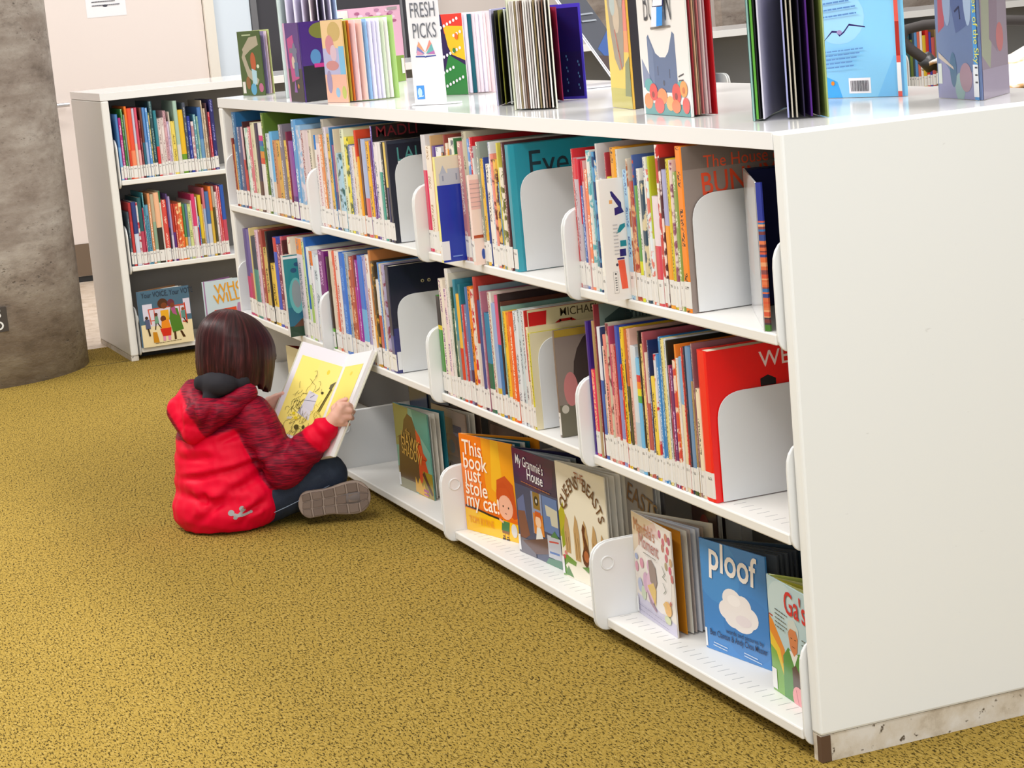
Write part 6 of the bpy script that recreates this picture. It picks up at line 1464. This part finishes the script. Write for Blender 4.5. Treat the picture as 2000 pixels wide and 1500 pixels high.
# ------------------------------------------------ shoes
def shoe(c, e1, n, L, Wd, label=None, tread=True):
    """c = middle of the sole, e1 heel to toe, n out of the sole"""
    e1 = Vector(e1).normalized(); n = (Vector(n) - e1 * Vector(n).dot(e1)).normalized(); e2 = n.cross(e1).normalized()
    if e2.z < 0: e2 = -e2
    c = Vector(c) - BASE
    def w(t): return Wd * (.39 + .11 * sin(min(1, max(0, t)) * pi * .5) ** 2 - .05 * math.exp(-((t - .42) / .16) ** 2))
    def edge(t):
        k_ = w(t)
        if t < .14: k_ *= max(0, 1 - ((.14 - t) / .14) ** 2) ** .5
        if t > .76: k_ *= max(0, 1 - ((t - .76) / .24) ** 2) ** .5
        return k_
    N = 26; ts = [.5 - .5 * cos(pi * i / N) for i in range(N + 1)]
    up = [(t * L - L / 2, edge(t)) for t in ts]; out = up + [(x, -y) for x, y in up[::-1][1:-1]]
    def P3(x, y, z): return c + e1 * x + e2 * y + n * z
    root = MB()
    T = Matrix((tuple(e1) + (c.x,), tuple(e2) + (c.y,), tuple(n) + (c.z,), (0, 0, 0, 1))); 
    T = Matrix(((e1.x, e2.x, n.x, c.x), (e1.y, e2.y, n.y, c.y), (e1.z, e2.z, n.z, c.z), (0, 0, 0, 1)))
    if e1.cross(e2).dot(n) < 0: out = out[::-1]
    root.prism(out, [-.016, 0], cols=(.30, .225, .18), M=T)
    so = root.build('sole', M_SOLE, None); bevel(so, .004, 3)
    if tread:
        tb = MB()
        for i, (a, b) in enumerate(((.05, .17), (.19, .33), (.35, .50), (.52, .66), (.68, .82), (.84, .96))):
            for y0, y1 in ((-.9, -.34), (-.26, .26), (.34, .9)):
                q = []
                for t, y in ((a, y0), (b, y0), (b, y1), (a, y1)):
                    t2 = t + .02 * (y > 0); q.append(P3(t2 * L - L / 2, y * edge(min(max(t2, .02), .98)), 0))
                z0 = [p + n * .0002 for p in q]; ce = sum(z0, Vector()) / 4; z1 = [ce + (p - ce) * .88 + n * .0035 for p in z0]
                b0 = tb.verts(z0 + z1); cc = (.165, .115, .09) if (i + int(y0 * 3)) % 2 else (.19, .135, .105)
                for f in ((0, 1, 5, 4), (1, 2, 6, 5), (2, 3, 7, 6), (3, 0, 4, 7), (4, 5, 6, 7), (3, 2, 1, 0)): tb.face([b0 + k2 for k2 in f], cc)
        tb.build('tread_pattern', M_SOLE, so)
    vs = [(P3(-L * .30, 0, -.034) + BASE, Wd * .36, P3(L * .06, 0, -.034) + BASE, Wd * .34), (P3(L * .06, 0, -.032) + BASE, Wd * .36, P3(L * .30, 0, -.026) + BASE, Wd * .34), (P3(-L * .26, 0, -.04) + BASE, Wd * .34, P3(-L * .22, 0, -.075) + BASE, Wd * .32)]
    cc, nn, ff = blob(vs, .005, 6); cc[:, 2] = np.maximum(cc[:, 2], .003)
    up_ = skin_object('shoe', cc, ff, M_SHOE, body); so.parent = up_
    return up_
e1s = (.357, .925, .075); ns = (.93, -.36, .03)
sc_ = Vector(SHOE_C)
shoe(sc_, e1s, ns, .196, .094)
shoe((-2.555, -.20, .046), (-.62, .75, .0), (.5, .4, -.75), .19, .080, tread=False)
# light seam along the underside of the thigh
mb = MB(); mb.tube([Vector(q) - BASE for q in SEAM], .0012, (.16, .20, .27), 6); 
o = mb.build('seam_stitching', M_FLAT, jeans)

# ------------------------------------------------ the book in the child's hands
Gt, Lt, Rt, Gb, Lb, Rb = (j(n) for n in ('Gt', 'Lt', 'Rt', 'Gb', 'Lb', 'Rb'))
bk = empty('reading_book', (Gb + Gt) / 2, 'open picture book with yellow pages and line drawings held by the child', 'book')
BO = Vector(bk.location)
def page_block(name, a, b, c, d, th0, th1, mat, col, sub):
    """slab over the quad a b c d (bottom left, bottom right, top right, top left); th0..th1 behind the face"""
    n = (b - a).cross(d - a).normalized()
    if n.dot(CD) > 0: n = -n
    mb = MB(); q = [p - n * th0 - BO for p in (a, b, c, d)] + [p - n * th1 - BO for p in (a, b, c, d)]; b0 = mb.verts(q)
    for f in ((0, 1, 2, 3), (7, 6, 5, 4), (0, 4, 5, 1), (1, 5, 6, 2), (2, 6, 7, 3), (3, 7, 4, 0)): mb.face([b0 + i for i in f], col)
    return mb.build(name, mat, sub), n
WP = (.82, .78, .82)
lp, nl = page_block('left_pages', Lb, Gb, Gt, Lt, 0, .006, M_PAPER, WP, bk)
rp, nr = page_block('right_pages', Gb, Rb, Rt, Gt, 0, .010, M_PAPER, (.80, .76, .76), bk)
e_ = .006
lc, _ = page_block('cover', Lb - (Gb - Lb).normalized() * e_, Gb, Gt, Lt - (Gt - Lt).normalized() * e_, .0062, .009, M_GLOSS, (.62, .60, .48), bk)
rc, _ = page_block('cover', Gb, Rb + (Rb - Gb).normalized() * e_ * 1.6, Rt + (Rt - Gt).normalized() * e_ * 1.6, Gt, .0102, .013, M_GLOSS, (.66, .64, .52), bk)
class Quad:
    def __init__(s, a, b, c, d, n): s.q = (a, b, c, d); s.n = n; s.w = (b - a).length; s.h = (d - a).length; s.o = a - BO; s.r = (b - a).normalized(); s.u = (d - a).normalized()
    def p(s, x, y, off=0):
        a, b, c, d = s.q; return (a * (1 - x) * (1 - y) + b * x * (1 - y) + c * x * y + d * (1 - x) * y) - BO + s.n * off
QL, QR = Quad(Lb, Gb, Gt, Lt, nl), Quad(Gb, Rb, Rt, Gt, nr)
rd = random.Random(21)
def doodle(x, y, sz, k, col='3a341c'):
    out = []
    for i in range(k):
        a = rd.random() * 6.28; x0, y0 = x + (rd.random() - .5) * sz, y + (rd.random() - .5) * sz
        pts = [(x0, y0)]
        for _ in range(3): a += rd.random() * 2 - .6; x0 += sz * .28 * cos(a); y0 += sz * .20 * sin(a); pts.append((x0, y0))
        out.append(('l', pts, .0008, col))
    return out
YEL = 'fbe77e'
shp = [('r', .10, .175, 1, .885, YEL), ('r', .52, .60, 1, .885, 'f7e585'), ('e', .76, .80, .03, .022, 'ecd04a')]
shp += [('p', [(.47, .40), (.74, .43), (.74, .58), (.52, .60)], 'd6d2dc'), ('p', [(.44, .38), (.74, .34), (.72, .42), (.5, .45)], 'dcd8e0'), ('l', [(.47, .50), (.74, .52)], .0012, '6a6678'), ('l', [(.60, .54), (.66, .57)], .002, '8a86a0')]
shp += [('p', [(.84, .44), (.90, .44), (.965, .66), (.93, .67)], '8a7c3c'), ('l', [(.86, .45), (.95, .66)], .0016, '3a3218'), ('l', [(.90, .45), (.975, .66)], .0012, '3a3218'), ('p', [(.90, .66), (.96, .66), (.985, .72), (.99, .74), (.90, .70)], '6a6448'), ('e', .80, .61, .03, .012, '4a4428')]
for (x, y, s_, k_) in ((.34, .46, .12, 12), (.40, .50, .10, 10), (.30, .36, .14, 12), (.44, .36, .12, 10), (.55, .31, .14, 12), (.66, .36, .10, 9), (.60, .64, .16, 8), (.72, .62, .10, 6), (.82, .46, .08, 8), (.86, .38, .10, 10), (.56, .24, .12, 14), (.72, .26, .10, 9), (.78, .21, .08, 7), (.36, .58, .10, 6), (.92, .40, .06, 6)): shp += doodle(x, y, s_ * 1.1, int(k_ * .7), rd.choice(['5a5230', '6a6236', 'a8962c', '4a4226']))
shp += [('e', .56, .255, .05, .022, '5a5024'), ('e', .70, .27, .03, .018, '4a4020'), ('e', .40, .365, .03, .012, 'e8d020'), ('e', .48, .33, .04, .014, 'e4cc28'), ('p', [(.30, .30), (.40, .31), (.40, .335), (.30, .32)], 'd8d4c0')]
shp += lines(.30, .135, .80, 3, .038, .0014, '40405a', .0, 12)
art(lp, QL, shp, 'page_print', M_PAPER)
shp = [('r', .12, .20, .86, .88, 'f3dc74'), ('e', .5, .80, .05, .02, 'eacb55')]
for (x, y, s_, k_) in ((.52, .42, .16, 14), (.66, .45, .12, 10), (.40, .39, .12, 9)): shp += doodle(x, y, s_, k_, '8a7c30')
shp += [('l', [(.3, .43), (.5, .47), (.8, .46)], .001, '9a8c40')] + [('l', [(.62 + i * .05, .42), (.66 + i * .05, .52)], .0016, '6a6020') for i in range(4)]
art(rp, QR, shp, 'page_print', M_PAPER)

# ---------------------------------------------------------------- books on the far bays of the back bookcase, seen past the open books
FARB = [('r', 2.42, 'c8c0b8 5a3a34 c84048 c83840 4a78b8 205a80 8a6a60 b0a848 3a3a40 34363a d8d4cc b8b080 c8c4b0 484860 40406a 7a3040 d8a040 3a7a50 e0d8d0 2a5a90'),
        ('r', 3.74, '2a5a60 6a7a30 3a4a58 5a90c8 d86a50 e8e4e0 d8b428 c8281c 3a3aa0 c0504a 8a7048 4a4450 b08a20 e0c040 e07828 902020 5a4a80 c87060 909088 6a5a50')]
for gi, (kk, y0, cs) in enumerate(FARB):
    y = y0; rnd = random.Random(5 + gi)
    for i, c in enumerate(cs.split()):
        t = .010 + rnd.random() * .012; h = .2 + rnd.random() * .09
        M = Matrix.Translation((RX + .006, RY + y + t / 2, RZ[0] + .0008)) @ Matrix.Rotation(R(90), 4, 'Z')
        shelf_book(M, t - .0006, h, .22, c, '-', '%s book, %s from left, %s far group, top row, back bookcase' % (colour_word(c), ordinal(i + 1), ('first', 'second')[gi]), 'picture books in the far bays of the back bookcase')
        y += t

# ---------------------------------------------------------------- stroller parked behind the long bookcase
st = empty('stroller', (-2.8, 2.25, 0), 'dark stroller with foam handle parked behind the low bookcase', 'stroller', rz=R(20))
M_FOAM = solid('dark_foam_grip', (.035, .028, .026), .8)
M_TUBE = solid('dark_aluminium_tube', (.06, .058, .06), .4, metal=.5)
M_SEAT = solid('brown_stroller_fabric', (.22, .11, .045), .85)
M_TYRE = solid('black_tyre_rubber', (.02, .02, .02), .8)
W2 = Matrix.Translation(st.location) @ Matrix.Rotation(R(20), 4, 'Z')
Wi = W2.inverted()
def sp(x, y, z): return tuple(Wi @ Vector((x, y, z)))
# handle loop: the free end curls back on the left, as two arms joined by the grip
hl = [(-2.78, 2.13, .985), (-2.80, 2.06, 1.02), (-2.82, 2.01, 1.065), (-2.835, 1.99, 1.10), (-2.83, 2.005, 1.128), (-2.80, 2.05, 1.137), (-2.74, 2.13, 1.138), (-2.66, 2.25, 1.132), (-2.60, 2.36, 1.12), (-2.58, 2.42, 1.09), (-2.57, 2.46, 1.03), (-2.56, 2.50, .96)]
mb = MB(); mb.tube([sp(*q) for q in hl], .0165, seg=12); mb.build('handle_grip', M_FOAM, st, smooth=True)
for a, b in (((-2.775, 2.135, .98), (-2.86, 2.52, .42)), ((-2.56, 2.50, .955), (-2.66, 2.86, .42))):
    mb = MB(); mb.tube([sp(*a), sp(*b)], .014, seg=10); mb.build('frame_tube', M_TUBE, st, smooth=True)
mb = MB(); mb.tube([sp(-2.80, 2.045, 1.035), sp(-2.80, 2.075, 1.005)], .026, seg=14); mb.build('adjuster_button', M_TUBE, st, smooth=True)
for a, b in (((-2.83, 2.30, .70), (-2.80, 2.05, .14)), ((-2.62, 2.66, .70), (-2.60, 2.40, .14)), ((-2.86, 2.52, .42), (-2.90, 2.86, .10)), ((-2.66, 2.86, .42), (-2.70, 3.10, .10))):
    mb = MB(); mb.tube([sp(*a), sp(*b)], .011, seg=8); mb.build('frame_leg', M_TUBE, st, smooth=True)
for c in ((-2.80, 2.03, .12), (-2.60, 2.38, .12), (-2.90, 2.88, .085), (-2.70, 3.12, .085)):
    rr_ = c[2] - .018; ax = Vector((.49, .87, 0)).normalized(); fw = Vector((-.87, .49, 0))
    fw = Vector((-.5, .86, 0)).normalized()
    mb = MB(); mb.tube([sp(*(Vector(c) + fw * rr_ * cos(t_ * pi / 12) + Vector((0, 0, rr_ * sin(t_ * pi / 12))))) for t_ in range(24)], .018, seg=8, closed=True); w_ = mb.build('wheel', M_TYRE, st, smooth=True)
    mb = MB()
    for k in range(6): mb.tube([sp(*c), sp(*(Vector(c) + fw * rr_ * cos(k * pi / 3) + Vector((0, 0, rr_ * sin(k * pi / 3)))))], .005, seg=6)
    mb.build('wheel_rim', M_TUBE, w_, smooth=True)
# seat: shallow shell between the tubes
def sheet(name, rows, mat, parent, th=.02):
    mb = MB(); nr, nc = len(rows), len(rows[0]); ids = [[mb.verts([sp(*q)]) for q in r_] for r_ in rows]
    for i in range(nr - 1):
        for j in range(nc - 1): mb.face((ids[i][j], ids[i][j + 1], ids[i + 1][j + 1], ids[i + 1][j]))
    o = mb.build(name, mat, parent, smooth=True); m = o.modifiers.new('thickness', 'SOLIDIFY'); m.thickness = th; s_ = o.modifiers.new('round', 'SUBSURF'); s_.levels = 2; s_.render_levels = 2
    return o
sheet('seat_back', [[(-2.84, 2.06, .985), (-2.76, 2.20, .965), (-2.68, 2.36, .97)], [(-2.84, 2.20, .80), (-2.75, 2.34, .76), (-2.67, 2.48, .80)], [(-2.86, 2.36, .52), (-2.76, 2.50, .48), (-2.68, 2.64, .52)], [(-2.88, 2.62, .46), (-2.78, 2.76, .42), (-2.70, 2.90, .46)]], M_SEAT, st)
def cloth_material():
    n = NT('patterned_blanket'); f = n.noise(n.obj(), 9, 3)
    n.base(n.ramp(f, [(.42, (.70, .70, .70)), (.50, (.74, .72, .68)), (.58, (.62, .32, .10)), (.66, (.22, .28, .32))])); return n.set(.9)
bl = empty('blanket', (-2.62, 2.45, 1.0), 'white blanket with orange pattern draped over the stroller', 'blanket')
mb = MB(); nx, ny = 16, 12; ids = {}
for i in range(nx):
    for j in range(ny):
        a, b_ = i / (nx - 1), j / (ny - 1)
        ids[i, j] = mb.verts([(-.20 + .34 * b_ - .1 * a, -.40 + .72 * a, .004 + .022 * sin(a * 11 + b_ * 3) + .03 * sin(b_ * 4 + 1) + .035 * a - .05 * (b_ - .5) ** 2 + (.0 if a > .62 else -.025))])
for i in range(nx - 1):
    for j in range(ny - 1): mb.face((ids[i, j], ids[i + 1, j], ids[i + 1, j + 1], ids[i, j + 1]))
o = mb.build('cloth', cloth_material(), bl, smooth=True); m = o.modifiers.new('thickness', 'SOLIDIFY'); m.thickness = .012
